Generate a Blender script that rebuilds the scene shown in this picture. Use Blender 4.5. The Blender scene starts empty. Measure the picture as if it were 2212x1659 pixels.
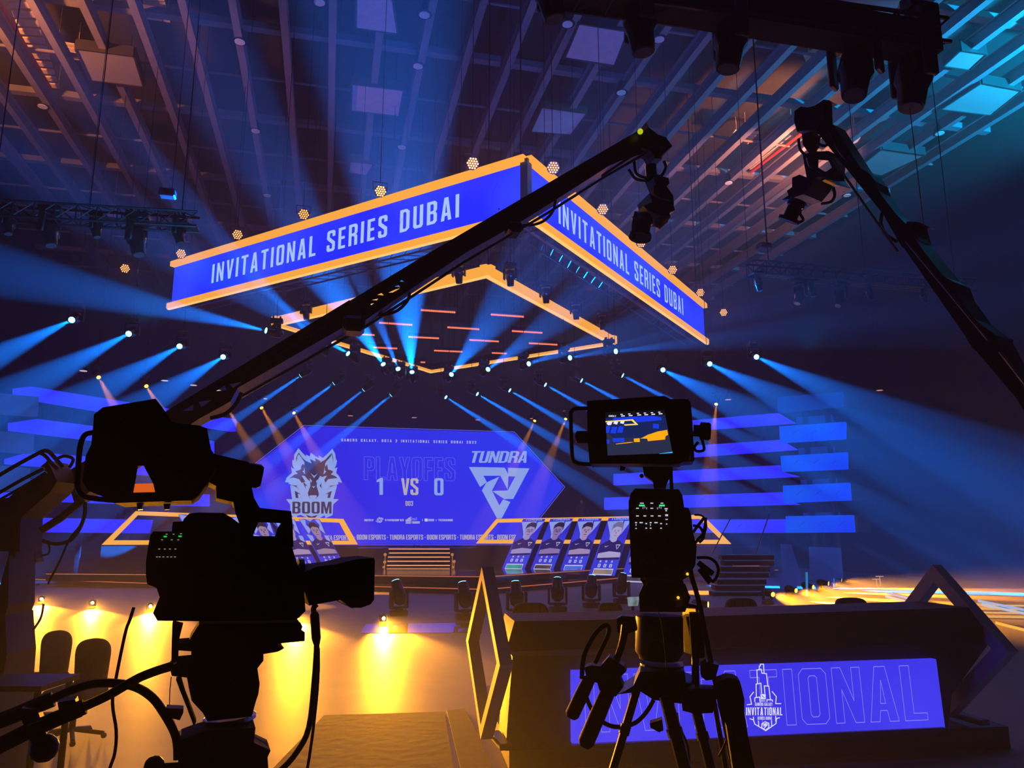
import bpy, math, random
from mathutils import Vector, Matrix, Quaternion
random.seed(7)
S = bpy.context.scene
C = S.collection
W, H = 2212, 1659

# ------------------------------------------------------------------ camera, world, exposure
FPX = 1665.0
PITCH = math.atan(325/FPX)
YAW = math.radians(13.37)
EYE = 1.9
cd = bpy.data.cameras.new('camera')
cam = bpy.data.objects.new('camera', cd)
C.objects.link(cam)
cam.location = (0, 0, EYE)
cam.rotation_euler = (math.pi/2 + PITCH, 0, -YAW)
cd.sensor_width = 36.0
cd.lens = FPX/W*36.0
cd.clip_start = 0.05
cd.clip_end = 400
S.camera = cam
vs = S.view_settings
vs.view_transform = 'Standard'
vs.look = 'None'
vs.exposure = 0.0
vs.gamma = 1.0
vs.use_curve_mapping = False

HAZE = 0.0092
wd = bpy.data.worlds.new('world')
S.world = wd
wd.use_nodes = True
nt = wd.node_tree
nt.nodes.clear()
wo = nt.nodes.new('ShaderNodeOutputWorld')
bg = nt.nodes.new('ShaderNodeBackground')
bg.inputs['Color'].default_value = (0.004, 0.008, 0.03, 1)
bg.inputs['Strength'].default_value = 1.0
vol = nt.nodes.new('ShaderNodeVolumeScatter')
vol.inputs['Color'].default_value = (1, 1, 1, 1)
vol.inputs['Density'].default_value = HAZE
vol.inputs['Anisotropy'].default_value = 0.35
nt.links.new(bg.outputs[0], wo.inputs['Surface'])
nt.links.new(vol.outputs[0], wo.inputs['Volume'])
cy = S.cycles
cy.use_denoising = True
cy.max_bounces = 4
cy.diffuse_bounces = 2
cy.glossy_bounces = 2
cy.transmission_bounces = 2
cy.volume_bounces = 0
cy.sample_clamp_indirect = 4.0
cy.sample_clamp_direct = 0.0
cy.use_light_tree = True

# ------------------------------------------------------------------ pixel rays of the photograph -> points of the place
_F = Vector((math.sin(YAW)*math.cos(PITCH), math.cos(YAW)*math.cos(PITCH), math.sin(PITCH)))
_R = Vector((math.cos(YAW), -math.sin(YAW), 0))
_U = _R.cross(_F)
_N = Vector((math.sin(YAW), math.cos(YAW), 0))
E0 = Vector((0, 0, EYE))
def ray(x, y):
    return _F*FPX + _R*(x-W/2) + _U*(H/2-y)
def pz(x, y, z):                       # on the level plane of height z
    r = ray(x, y); return E0 + r*((z-EYE)/r.z)
def pd(x, y, d):                       # at a horizontal distance d in front of the camera
    r = ray(x, y); return E0 + r*(d/r.dot(_N))
def vplane(a, b):                      # upright plane through two (pixel x, distance) stations
    A = pd(a[0], 1158, a[1]); B = pd(b[0], 1158, b[1])
    t = (B-A); t.z = 0; t.normalize()
    n = Vector((-t.y, t.x, 0))
    if n.dot(_N) < 0: n = -n
    def f(x, y, off=0.0):
        r = ray(x, y); return E0 + r*(((A-E0).dot(n)-off)/r.dot(n))
    f.n = n; f.t = t
    return f

# ------------------------------------------------------------------ materials
MC = {}
def lin(c):
    return tuple(((v/255)/12.92 if v <= 10 else (((v/255)+.055)/1.055)**2.4) for v in c)
def mat(name, col, rough=.6, metal=0., bump=0., scale=20., var=.12):
    if name in MC: return MC[name]
    m = bpy.data.materials.new(name); m.use_nodes = True
    t = m.node_tree; b = t.nodes['Principled BSDF']
    b.inputs['Roughness'].default_value = rough
    b.inputs['Metallic'].default_value = metal
    no = t.nodes.new('ShaderNodeTexNoise'); no.inputs['Scale'].default_value = scale
    tc = t.nodes.new('ShaderNodeTexCoord'); t.links.new(tc.outputs['Object'], no.inputs['Vector'])
    rp = t.nodes.new('ShaderNodeMapRange'); rp.inputs['To Min'].default_value = 1-var; rp.inputs['To Max'].default_value = 1+var
    t.links.new(no.outputs['Fac'], rp.inputs['Value'])
    mx = t.nodes.new('ShaderNodeVectorMath'); mx.operation = 'SCALE'
    mx.inputs[0].default_value = col
    t.links.new(rp.outputs[0], mx.inputs['Scale'])
    t.links.new(mx.outputs[0], b.inputs['Base Color'])
    if bump:
        bp = t.nodes.new('ShaderNodeBump'); bp.inputs['Strength'].default_value = bump; bp.inputs['Distance'].default_value = .02
        t.links.new(no.outputs['Fac'], bp.inputs['Height']); t.links.new(bp.outputs[0], b.inputs['Normal'])
    MC[name] = m
    return m
def glow(name, rgb, strength=1., sample=False, ramp=None):
    """self-lit surface; ramp = (rgb2, scale) adds a soft cloud of the second colour (screen content)"""
    if name in MC: return MC[name]
    m = bpy.data.materials.new(name); m.use_nodes = True
    t = m.node_tree; t.nodes.clear()
    o = t.nodes.new('ShaderNodeOutputMaterial'); e = t.nodes.new('ShaderNodeEmission')
    e.inputs['Color'].default_value = (*lin(rgb), 1); e.inputs['Strength'].default_value = strength
    if ramp:
        tc = t.nodes.new('ShaderNodeTexCoord'); no = t.nodes.new('ShaderNodeTexNoise'); no.inputs['Scale'].default_value = ramp[1]
        no.inputs['Detail'].default_value = 1
        r = t.nodes.new('ShaderNodeValToRGB')
        r.color_ramp.elements[0].position = .35; r.color_ramp.elements[0].color = (*lin(rgb), 1)
        r.color_ramp.elements[1].position = .65; r.color_ramp.elements[1].color = (*lin(ramp[0]), 1)
        t.links.new(tc.outputs['Object'], no.inputs['Vector']); t.links.new(no.outputs['Fac'], r.inputs[0]); t.links.new(r.outputs[0], e.inputs['Color'])
    t.links.new(e.outputs[0], o.inputs[0])
    m.cycles.emission_sampling = 'FRONT_BACK' if sample else 'NONE'
    MC[name] = m
    return m
BLK = mat('black_plastic', (.012, .012, .013), .45)
BLKM = mat('black_metal', (.02, .02, .022), .35, .6)
BLKG = mat('black_gloss', (.012, .012, .014), .18)
GREY = mat('grey_metal', (.12, .12, .13), .4, .7)
SILV = mat('silver_metal', (.5, .5, .5), .25, .9)
CLOTH = mat('black_cloth', (.014, .013, .013), .95, 0, .4, 60)
RUB = mat('rubber', (.01, .01, .01), .7)
TRUSS = mat('truss_black', (.03, .03, .034), .5, .4)
PLYW = mat('painted_timber', (.28, .24, .22), .7, 0, .1, 6)

# ------------------------------------------------------------------ mesh builder
class MB:
    def __init__(s): s.v = []; s.f = []; s.m = []; s.mi = 0
    def add(s, vs_, fs):
        k = len(s.v); s.v += [Vector(v) for v in vs_]; s.f += [tuple(i+k for i in f) for f in fs]; s.m += [s.mi]*len(fs); return s
    def box(s, c, d, rz=0., R=None):
        c = Vector(c); hx, hy, hz = d[0]/2, d[1]/2, d[2]/2
        R = R or Matrix.Rotation(rz, 3, 'Z')
        P = [c + R @ Vector((x*hx, y*hy, z*hz)) for x in (-1, 1) for y in (-1, 1) for z in (-1, 1)]
        return s.add(P, [(0, 1, 3, 2), (4, 6, 7, 5), (0, 4, 5, 1), (2, 3, 7, 6), (0, 2, 6, 4), (1, 5, 7, 3)])
    def bbox(s, c, d, b=.01, R=None):                     # box with chamfered edges
        c = Vector(c); R = R or Matrix.Identity(3); P = []
        h = [max(q/2, b*1.01) for q in d]
        for sx in (-1, 1):
            for sy in (-1, 1):
                for sz in (-1, 1):
                    P.append(Vector((sx*h[0], sy*(h[1]-b), sz*(h[2]-b))))
                    P.append(Vector((sx*(h[0]-b), sy*h[1], sz*(h[2]-b))))
                    P.append(Vector((sx*(h[0]-b), sy*(h[1]-b), sz*h[2])))
        I = lambda x, y, z, a: ((x*2+y)*2+z)*3+a
        F = []
        for x in (0, 1): F.append([I(x, 0, 0, 0), I(x, 1, 0, 0), I(x, 1, 1, 0), I(x, 0, 1, 0)])
        for y in (0, 1): F.append([I(0, y, 0, 1), I(1, y, 0, 1), I(1, y, 1, 1), I(0, y, 1, 1)])
        for z in (0, 1): F.append([I(0, 0, z, 2), I(1, 0, z, 2), I(1, 1, z, 2), I(0, 1, z, 2)])
        for x in (0, 1):
            for y in (0, 1): F.append([I(x, y, 0, 0), I(x, y, 1, 0), I(x, y, 1, 1), I(x, y, 0, 1)])
        for x in (0, 1):
            for z in (0, 1): F.append([I(x, 0, z, 0), I(x, 1, z, 0), I(x, 1, z, 2), I(x, 0, z, 2)])
        for y in (0, 1):
            for z in (0, 1): F.append([I(0, y, z, 1), I(1, y, z, 1), I(1, y, z, 2), I(0, y, z, 2)])
        for x in (0, 1):
            for y in (0, 1):
                for z in (0, 1): F.append([I(x, y, z, 0), I(x, y, z, 1), I(x, y, z, 2)])
        G = []
        for f in F:                                      # outward winding
            ps = [P[i] for i in f]; n = (ps[1]-ps[0]).cross(ps[2]-ps[0]); ce = sum(ps, Vector())/len(ps)
            G.append(tuple(f) if n.dot(ce) > 0 else tuple(reversed(f)))
        return s.add([c+R@p for p in P], G)
    def ring(s, p, n, r, k, up=None):
        n = Vector(n).normalized(); a = (Vector(up) if up else (Vector((0, 0, 1)) if abs(n.z) < .95 else Vector((1, 0, 0))))
        u = n.cross(a).normalized(); w = n.cross(u)
        return [Vector(p)+u*(r*math.cos(2*math.pi*i/k))+w*(r*math.sin(2*math.pi*i/k)) for i in range(k)]
    def rings(s, R, cap=True, closed=False):
        k = len(R[0]); V = [p for r in R for p in r]; F = []
        n = len(R)
        for j in range(n-1 if not closed else n):
            a, b = j*k, ((j+1) % n)*k
            F += [(a+i, a+(i+1) % k, b+(i+1) % k, b+i) for i in range(k)]
        if cap and not closed: F += [tuple(reversed(range(k))), tuple(range((n-1)*k, n*k))]
        return s.add(V, F)
    def cyl(s, a, b, r, r2=None, k=12):
        a, b = Vector(a), Vector(b)
        if (b-a).length < 1e-6: return s
        return s.rings([s.ring(a, b-a, r, k), s.ring(b, b-a, r if r2 is None else r2, k)])
    def lathe(s, a, b, prof, k=16):                       # prof: (t 0..1, radius)
        a, b = Vector(a), Vector(b); return s.rings([s.ring(a+(b-a)*t, b-a, r, k) for t, r in prof])
    def tube(s, pts, r, k=8, smooth=0, cap=True):
        pts = [Vector(p) for p in pts]
        if smooth: pts = spline(pts, smooth)
        R = []; up = None
        for i, p in enumerate(pts):
            d = (pts[min(i+1, len(pts)-1)]-pts[max(i-1, 0)]).normalized()
            if up is None: up = Vector((0, 0, 1)) if abs(d.z) < .9 else Vector((1, 0, 0))
            u = d.cross(up).normalized(); up = u.cross(d).normalized()
            rr = r[i*(len(r)-1)//max(1, len(pts)-1)] if isinstance(r, (list, tuple)) else r
            R.append([p+u*(rr*math.cos(2*math.pi*j/k))+up*(rr*math.sin(2*math.pi*j/k)) for j in range(k)])
        return s.rings(R, cap)
    def prism(s, pts, off):                              # outline of 3-D points pushed along off
        n = len(pts); off = Vector(off); P = [Vector(p) for p in pts]
        V = P+[p+off for p in P]
        F = [tuple(range(n)), tuple(reversed(range(n, 2*n)))]+[(i, i+n, (i+1) % n+n, (i+1) % n) for i in range(n)]
        return s.add(V, F)
    def ball(s, c, r, k=12, sc=(1, 1, 1)):
        c = Vector(c); V = []; F = []; m = k//2
        for j in range(1, m):
            th = math.pi*j/m
            for i in range(k): V.append(c+Vector((sc[0]*r*math.sin(th)*math.cos(2*math.pi*i/k), sc[1]*r*math.sin(th)*math.sin(2*math.pi*i/k), sc[2]*r*math.cos(th))))
        V += [c+Vector((0, 0, r*sc[2])), c-Vector((0, 0, r*sc[2]))]; T = len(V)-2
        for j in range(m-2):
            F += [(j*k+i, (j+1)*k+i, (j+1)*k+(i+1) % k, j*k+(i+1) % k) for i in range(k)]
        F += [(T, i, (i+1) % k) for i in range(k)]+[((m-2)*k+(i+1) % k, (m-2)*k+i, T+1) for i in range(k)]
        return s.add(V, F)
    def build(s, name, m=None, parent=None, origin=None, smooth=False):
        o3 = Vector(origin) if origin is not None else Vector()
        if parent is not None and origin is None:
            o3 = Vector(parent.get('_o', (0, 0, 0)))
        elif origin is None and s.v:
            o3 = sum(s.v, Vector())/len(s.v); o3.z = min(v.z for v in s.v)
        me = bpy.data.meshes.new(name)
        me.from_pydata([v-o3 for v in s.v], [], s.f)
        for mm in (m if isinstance(m, (list, tuple)) else [m]): me.materials.append(mm)
        if isinstance(m, (list, tuple)): me.polygons.foreach_set('material_index', s.m)
        if smooth:
            me.polygons.foreach_set('use_smooth', [True]*len(s.f))
            try: me.set_sharp_from_angle(angle=.7)
            except Exception: pass
        me.update()
        ob = bpy.data.objects.new(name, me); C.objects.link(ob)
        if parent is not None:
            ob.parent = parent
            ob['_o'] = tuple(o3)
            ob.location = o3-Vector(parent.get('_o', (0, 0, 0)))
        else:
            ob.location = o3; ob['_o'] = tuple(o3)
        return ob
def spline(P, n):
    out = []
    for i in range(len(P)-1):
        a, b, c, d = P[max(i-1, 0)], P[i], P[i+1], P[min(i+2, len(P)-1)]
        for j in range(n):
            t = j/n
            out.append(.5*((2*b)+(c-a)*t+(2*a-5*b+4*c-d)*t*t+(3*b-a-3*c+d)*t**3))
    out.append(P[-1]); return out
def thing(name, label, cat, loc, group=None):
    o = bpy.data.objects.new(name, None); C.objects.link(o); o.location = loc; o['_o'] = tuple(loc); o.empty_display_size = .1
    return tag(o, label, cat, group)
def tag(o, label, cat=None, group=None, kind=None):
    if label:
        o['label'] = label
        if len(label.split()) > 16: print('LONG', len(label.split()), label)
    if cat: o['category'] = cat
    if group: o['group'] = group
    if kind: o['kind'] = kind
    return o
def struct(o, label=None):
    o['kind'] = 'structure'
    if label: o['label'] = label
    return o
def spot(name, loc, tgt, col, power, deg, blend=.3, rad=.05, parent=None):
    l = bpy.data.lights.new(name, 'SPOT'); l.color = col; l.energy = power; l.spot_size = math.radians(deg); l.spot_blend = blend; l.shadow_soft_size = rad
    o = bpy.data.objects.new(name, l); C.objects.link(o)
    d = Vector(tgt)-Vector(loc)
    o.rotation_mode = 'QUATERNION'; o.rotation_quaternion = d.to_track_quat('-Z', 'Y'); o.location = loc
    if parent is not None:
        o.parent = parent; o.location = Vector(loc)-Vector(parent['_o'])
    return o
BLUE = (.0, .17, 1.0); AMBER = (1.0, .36, .015); ORNG = (1.0, .28, .06); CYAN = (.0, .55, 1.0)

# ------------------------------------------------------------------ lettering (condensed block capitals) and flat screen graphics
from mathutils.geometry import tessellate_polygon
OH = [(.18, .13), (.26, .13), (.29, .17), (.29, .83), (.26, .87), (.18, .87), (.15, .83), (.15, .17)]
GL = {
 'I': [[(0, 0), (.15, 0), (.15, 1), (0, 1)]],
 'L': [[(0, 0), (.36, 0), (.36, .13), (.15, .13), (.15, 1), (0, 1)]],
 'T': [[(.14, 0), (.29, 0), (.29, .87), (.43, .87), (.43, 1), (0, 1), (0, .87), (.14, .87)]],
 'E': [[(0, 0), (.36, 0), (.36, .13), (.15, .13), (.15, .44), (.33, .44), (.33, .57), (.15, .57), (.15, .87), (.36, .87), (.36, 1), (0, 1)]],
 'F': [[(0, 0), (.15, 0), (.15, .43), (.32, .43), (.32, .56), (.15, .56), (.15, .87), (.36, .87), (.36, 1), (0, 1)]],
 'N': [[(0, 0), (.135, 0), (.135, .6), (.31, 0), (.45, 0), (.45, 1), (.315, 1), (.315, .4), (.14, 1), (0, 1)]],
 'V': [[(.15, 0), (.3, 0), (.45, 1), (.3, 1), (.225, .33), (.15, 1), (0, 1)]],
 'A': [[(0, 0), (.145, 0), (.17, .2), (.28, .2), (.305, 0), (.45, 0), (.31, 1), (.14, 1)], [(.185, .33), (.265, .33), (.225, .75)]],
 'O': [[(.07, 0), (.37, 0), (.44, .1), (.44, .9), (.37, 1), (.07, 1), (0, .9), (0, .1)], OH],
 'D': [[(0, 0), (.3, 0), (.44, .12), (.44, .88), (.3, 1), (0, 1)], [(.15, .13), (.25, .13), (.29, .18), (.29, .82), (.25, .87), (.15, .87)]],
 'U': [[(.07, 0), (.37, 0), (.44, .1), (.44, 1), (.29, 1), (.29, .17), (.26, .13), (.18, .13), (.15, .17), (.15, 1), (0, 1), (0, .1)]],
 'B': [[(0, 0), (.34, 0), (.44, .1), (.44, .42), (.38, .51), (.44, .6), (.44, .9), (.34, 1), (0, 1)], [(.15, .13), (.25, .13), (.29, .17), (.29, .4), (.25, .45), (.15, .45)], [(.15, .57), (.25, .57), (.29, .61), (.29, .83), (.25, .87), (.15, .87)]],
 'R': [[(0, 0), (.15, 0), (.15, .44), (.23, .44), (.29, .38), (.29, 0), (.44, 0), (.44, .42), (.38, .5), (.44, .58), (.44, .9), (.34, 1), (0, 1)], [(.15, .57), (.25, .57), (.29, .61), (.29, .83), (.25, .87), (.15, .87)]],
 'P': [[(0, 0), (.15, 0), (.15, .4), (.34, .4), (.44, .5), (.44, .9), (.34, 1), (0, 1)], [(.15, .53), (.25, .53), (.29, .57), (.29, .83), (.25, .87), (.15, .87)]],
 'S': [[(.07, 0), (.36, 0), (.43, .08), (.43, .42), (.15, .68), (.15, .83), (.18, .87), (.25, .87), (.28, .83), (.28, .7), (.43, .7), (.43, .92), (.36, 1), (.07, 1), (0, .92), (0, .6), (.28, .34), (.28, .17), (.25, .13), (.18, .13), (.15, .17), (.15, .32), (0, .32), (0, .08)]],
 'C': [[(.07, 0), (.36, 0), (.43, .08), (.43, .36), (.28, .36), (.28, .17), (.25, .13), (.18, .13), (.15, .17), (.15, .83), (.18, .87), (.25, .87), (.28, .83), (.28, .66), (.43, .66), (.43, .92), (.36, 1), (.07, 1), (0, .92), (0, .08)]],
 'G': [[(.07, 0), (.43, 0), (.43, .5), (.23, .5), (.23, .38), (.28, .38), (.28, .17), (.25, .13), (.18, .13), (.15, .17), (.15, .83), (.18, .87), (.25, .87), (.28, .83), (.28, .66), (.43, .66), (.43, .92), (.36, 1), (.07, 1), (0, .92), (0, .08)]],
 'Y': [[(.15, 0), (.3, 0), (.3, .4), (.45, 1), (.3, 1), (.225, .6), (.15, 1), (0, 1), (.15, .4)]],
 'X': [[(0, 0), (.14, 0), (.225, .3), (.31, 0), (.45, 0), (.31, .5), (.45, 1), (.31, 1), (.225, .7), (.14, 1), (0, 1), (.14, .5)]],
 'M': [[(0, 0), (.13, 0), (.13, .65), (.235, 0), (.325, 0), (.43, .65), (.43, 0), (.56, 0), (.56, 1), (.38, 1), (.28, .4), (.18, 1), (0, 1)]],
 'H': [[(0, 0), (.15, 0), (.15, .43), (.29, .43), (.29, 0), (.44, 0), (.44, 1), (.29, 1), (.29, .57), (.15, .57), (.15, 1), (0, 1)]],
 'K': [[(0, 0), (.15, 0), (.15, .3), (.2, .4), (.3, 0), (.45, 0), (.3, .55), (.45, 1), (.3, 1), (.15, .6), (.15, 1), (0, 1)]],
 'W': [[(.1, 0), (.24, 0), (.3, .5), (.36, 0), (.5, 0), (.6, 1), (.46, 1), (.42, .4), (.36, 1), (.24, 1), (.18, .4), (.14, 1), (0, 1)]],
 '1': [[(.12, 0), (.27, 0), (.27, 1), (.15, 1), (0, .85), (0, .74), (.12, .78)]],
 '2': [[(0, 0), (.42, 0), (.42, .13), (.17, .13), (.42, .5), (.42, .92), (.35, 1), (.07, 1), (0, .92), (0, .66), (.15, .66), (.15, .83), (.18, .87), (.24, .87), (.27, .83), (.27, .55), (0, .13)]],
 '3': [[(.07, 0), (.36, 0), (.43, .08), (.43, .42), (.37, .51), (.43, .6), (.43, .92), (.36, 1), (.07, 1), (0, .92), (0, .68), (.15, .68), (.15, .83), (.18, .87), (.28, .87), (.28, .57), (.16, .57), (.16, .45), (.28, .45), (.28, .13), (.15, .13), (.15, .32), (0, .32), (0, .08)]],
 '-': [[(0, .4), (.22, .4), (.22, .53), (0, .53)]], '|': [[(0, 0), (.05, 0), (.05, 1), (0, 1)]],
 ':': [[(0, .1), (.14, .1), (.14, .3), (0, .3)]], '.': [[(0, 0), (.12, 0), (.12, .14), (0, .14)]],
}
GL['0'] = GL['O']
def fill(mb, loops, f):
    """flat figure (outline + holes) through the map f(u, v)"""
    fl = [p for l in loops for p in l]
    tr = tessellate_polygon([[Vector((p[0], p[1], 0)) for p in l] for l in loops])
    mb.add([f(*p) for p in fl], [tuple(t) for t in tr])
def ribbon(mb, pts, w, f, closed=False):
    n = len(pts)
    for i in range(n if closed else n-1):
        a = Vector((*pts[i], 0)); b = Vector((*pts[(i+1) % n], 0)); d = (b-a)
        if d.length < 1e-9: continue
        d.normalize(); q = Vector((-d.y, d.x, 0))*w/2; a = a-d*w/2; b = b+d*w/2
        mb.add([f(p.x, p.y) for p in (a-q, b-q, b+q, a+q)], [(0, 1, 2, 3)])
def layout(txt, gap=.09, space=.28):
    x = 0; out = []
    for ch in txt:
        if ch == ' ': x += space; continue
        g = GL[ch]; w = max(p[0] for p in g[0]); out.append((x, g)); x += w+gap
    return out, x-gap
def text(mb, txt, f, u0, u1, v0, v1, gap=.09, space=.28, outline=0, shear=0.):
    """letters fitted to the box u0..u1, v0 (foot)..v1 (head) of the map f"""
    L, w = layout(txt, gap, space); s = (u1-u0)/w; h = v1-v0
    for x, g in L:
        T = [[(u0+(x+p[0]+shear*p[1])*s, v0+p[1]*h) for p in l] for l in g]
        if outline:
            for l in T: ribbon(mb, l, outline, f, True)
        else: fill(mb, T, f)
def proj(P):
    v = P-E0; z = v.dot(_F)
    return (W/2+FPX*v.dot(_R)/z, H/2-FPX*v.dot(_U)/z)
def plate(mb, pts, f, th, holes=()):
    """solid cut from a sheet: outline (photo pixels) on the upright surface f, thickness th away from the camera;
    the sides that show the rear edge are cut a little larger so that the whole solid keeps the measured outline"""
    n = f.n*th
    pts = [(float(x), float(y)) for x, y in pts]; k = len(pts)
    area = sum(pts[i][0]*pts[(i+1) % k][1]-pts[(i+1) % k][0]*pts[i][1] for i in range(k))
    sg = 1 if area > 0 else -1; new = []
    for i, (x, y) in enumerate(pts):
        ax, ay = pts[i-1]; bx, by = pts[(i+1) % k]
        l1 = math.hypot(x-ax, y-ay) or 1; l2 = math.hypot(bx-x, by-y) or 1
        nx = (y-ay)/l1+(by-y)/l2; ny = -(x-ax)/l1-(bx-x)/l2
        q = proj(f(x, y)+n); ex, ey = q[0]-x, q[1]-y
        c = (nx*ex+ny*ey)*sg; m_ = math.hypot(nx, ny)*math.hypot(ex, ey)
        t = max(0., min(1., .5+1.5*c/m_)) if m_ > 1e-6 else 0.
        new.append((x-ex*t, y-ey*t) if c > 0 else (x, y))
    pts = new
    fl = list(pts)+[p for h in holes for p in h]
    tr = tessellate_polygon([[Vector((p[0], p[1], 0)) for p in l] for l in [list(pts)]+[list(h) for h in holes]])
    P = [f(*p) for p in fl]; k = len(P); F = []
    B = [p+n for p in P]
    for i in range(len(pts), k): B[i] = f(fl[i][0], fl[i][1], -th)
    for t in tr: F += [tuple(t), tuple(i+k for i in reversed(t))]
    s = 0
    for l in [pts]+list(holes):
        m = len(l)
        F += [(s+i, s+(i+1) % m, s+(i+1) % m+k, s+i+k) for i in range(m)]; s += m
    mb.add(P+B, F)
def facing(d):                                           # upright surface square to the camera at distance d
    return vplane((1000, d), (1200, d))
ORD = ['first', 'second', 'third', 'fourth', 'fifth', 'sixth', 'seventh', 'eighth', 'ninth', 'tenth', 'eleventh', 'twelfth', 'thirteenth', 'fourteenth', 'fifteenth', 'sixteenth', 'seventeenth', 'eighteenth', 'nineteenth', 'twentieth', '21st', '22nd', '23rd', '24th', '25th', '26th', '27th', '28th']
def nth(i, n, what='the left'):
    return 'leftmost' if i == 0 else 'rightmost' if i == n-1 else ORD[i]+' from '+what

K = .73                                                  # hall size relative to the trial survey
# ------------------------------------------------------------------ the hall shell
FLOORM = mat('hall_floor', (.38, .33, .27), .55, 0, .03, 2, .18)
DARKW = mat('hall_wall', (.03, .032, .04), .85, 0, .3, 2, .3)
DECK = mat('roof_deck', (.05, .05, .055), .8, 0, .3, 1.5, .35)
RAFT = mat('roof_steel', (.2, .19, .24), .65, 0, .1, 2, .25)
CZ = EYE+16
XL, XR, YB = -17.5, 26.5, 58
def shell():
    m = MB(); m.box(((XL+XR)/2, 20, -.1), (XR-XL, 2*(YB-20)+.2, .2)); struct(m.build('floor', FLOORM), 'dark hall floor under amber light')
    m = MB(); m.box(((XL+XR)/2, 20, CZ+2.6), (XR-XL, 2*(YB-20)+.2, .2)); struct(m.build('ceiling', DECK), 'dark roof deck above the steel rafters')
    for n, x in (('wall_left', XL), ('wall_right', XR)):
        m = MB(); m.box((x+(.15 if x > 0 else -.15), 20, CZ/2+1.25), (.3, 2*(YB-20), CZ+2.5)); struct(m.build(n, DARKW), 'dark side wall of the hall')
    for n, y in (('wall_back', YB), ('wall_front', 40-YB)):
        m = MB(); m.box(((XL+XR)/2, y+(.15 if y > 0 else -.15), CZ/2+1.25), (XR-XL, .3, CZ+2.5)); struct(m.build(n, DARKW), 'dark end wall of the hall')
shell()

# roof steel: every rafter and purlin is a thing
n = 0
xs = [x for x in [-.5+1.5*i for i in range(-9, 18)] if XL+1 < x < XR-1]
for i, x in enumerate(xs):
    m = MB()
    y0, y1 = -2, 54
    m.box((x, (y0+y1)/2, CZ+.02), (.24, y1-y0, .05)); m.box((x, (y0+y1)/2, CZ+.24), (.05, y1-y0, .4)); m.box((x, (y0+y1)/2, CZ+.46), (.24, y1-y0, .05))
    tag(m.build('roof_rafter', RAFT), 'steel roof rafter running the length of the hall, %s' % nth(i, len(xs)), 'rafter', 'long steel rafters under the roof')
ys = [9.3+3*i for i in range(15)]
for i, y in enumerate(ys):
    m = MB(); big = i % 2 == 1
    if big: m.box(((XL+XR)/2, y, CZ+.62), (XR-XL-.4, .3, .24))
    else: m.cyl((XL+.3, y, CZ+.58), (XR-.3, y, CZ+.58), .055, k=8)
    tag(m.build('roof_crossbeam', RAFT), ('wide steel crossbeam above the rafters, ' if big else 'thin pipe crossing above the rafters, ')+('nearest' if i == 0 else ORD[i]+' from the camera'), 'beam', 'crossbeams above the rafters')

# vents, boxes and lamps hung in the roof
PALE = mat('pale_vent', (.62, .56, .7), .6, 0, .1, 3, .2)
GREYP = mat('grey_vent', (.3, .3, .32), .7)
def roofbox(quad, m_, label, z=CZ-.1, h=.35):
    P = [pz(x, y, z) for x, y in quad]
    c = sum(P, Vector())/4
    o = thing('roof_panel', label, 'ceiling panel', c)
    a = MB(); a.prism(P, (0, 0, .04)); a.build('panel_face', m_, o)
    b = MB()
    for i in range(4):
        p, q = P[i], P[(i+1) % 4]; d = (q-p).normalized(); 
        b.prism([p+Vector((0, 0, -.03)), q+Vector((0, 0, -.03)), q+Vector((0, 0, h)), p+Vector((0, 0, h))], (p-c).normalized()*.0+Vector((0, 0, 1)).cross(d)*-.06)
    b.build('frame', GREY, o)
    for p in (P[0], P[2]):
        q = MB(); q.cyl(p+Vector((0, 0, h)), (p.x, p.y, CZ+.5), .02, k=6); q.build('hanger', BLKM, o)
    return o
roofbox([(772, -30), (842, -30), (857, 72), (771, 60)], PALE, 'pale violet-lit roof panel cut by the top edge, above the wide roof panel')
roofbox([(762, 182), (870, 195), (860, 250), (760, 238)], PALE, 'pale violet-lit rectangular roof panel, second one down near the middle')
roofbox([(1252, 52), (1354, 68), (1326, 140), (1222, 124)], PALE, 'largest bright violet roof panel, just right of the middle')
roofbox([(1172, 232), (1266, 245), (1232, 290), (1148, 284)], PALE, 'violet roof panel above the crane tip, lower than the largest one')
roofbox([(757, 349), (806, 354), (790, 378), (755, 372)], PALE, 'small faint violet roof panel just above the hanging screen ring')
roofbox([(165, 106), (288, 122), (308, 186), (196, 172)], GREYP, 'grey duct box under the left rafters')
roofbox([(1905, 322), (1998, 335), (1905, 378), (1850, 366)], GREYP, 'grey roof box near the right wall, above the right crane')
roofbox([(2120, 180), (2205, 196), (2140, 248), (2035, 235)], GREYP, 'blue-lit roof box in the cyan corner of the roof')
roofbox([(1840, -30), (1960, -10), (1930, 40), (1800, 22)], GREYP, 'blue-lit roof box at the top edge above the dark truss')
roofbox([(2075, 110), (2130, 118), (2095, 150), (2040, 142)], GREYP, 'small blue-lit roof box between the cyan rafters')
lp = [(92, 230), (518, 90), (552, 283), (577, 422), (690, 5), (868, 318), (903, 143), (917, 32), (1226, 52), (1342, 200), (1424, 85), (1574, 395), (1830, 422), (2030, 288)]
LAMPW = mat('lamp_glass', (.85, .85, .9), .3)
for i, (x, y) in enumerate(lp):
    c = pz(x, y, CZ-.02)
    o = thing('downlight', 'small round unlit roof lamp, %s of the row of roof lamps' % nth(i, len(lp)), 'ceiling lamp', c, 'round roof lamps')
    a = MB(); a.lathe(c+Vector((0, 0, .5)), c, [(0, .05), (.3, .12), (.95, .24), (1, .24)], 14); a.build('housing', BLKM, o)
    a = MB(); a.cyl(c-Vector((0, 0, .02)), c, .17, k=14); a.build('lens', LAMPW, o)
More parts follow.
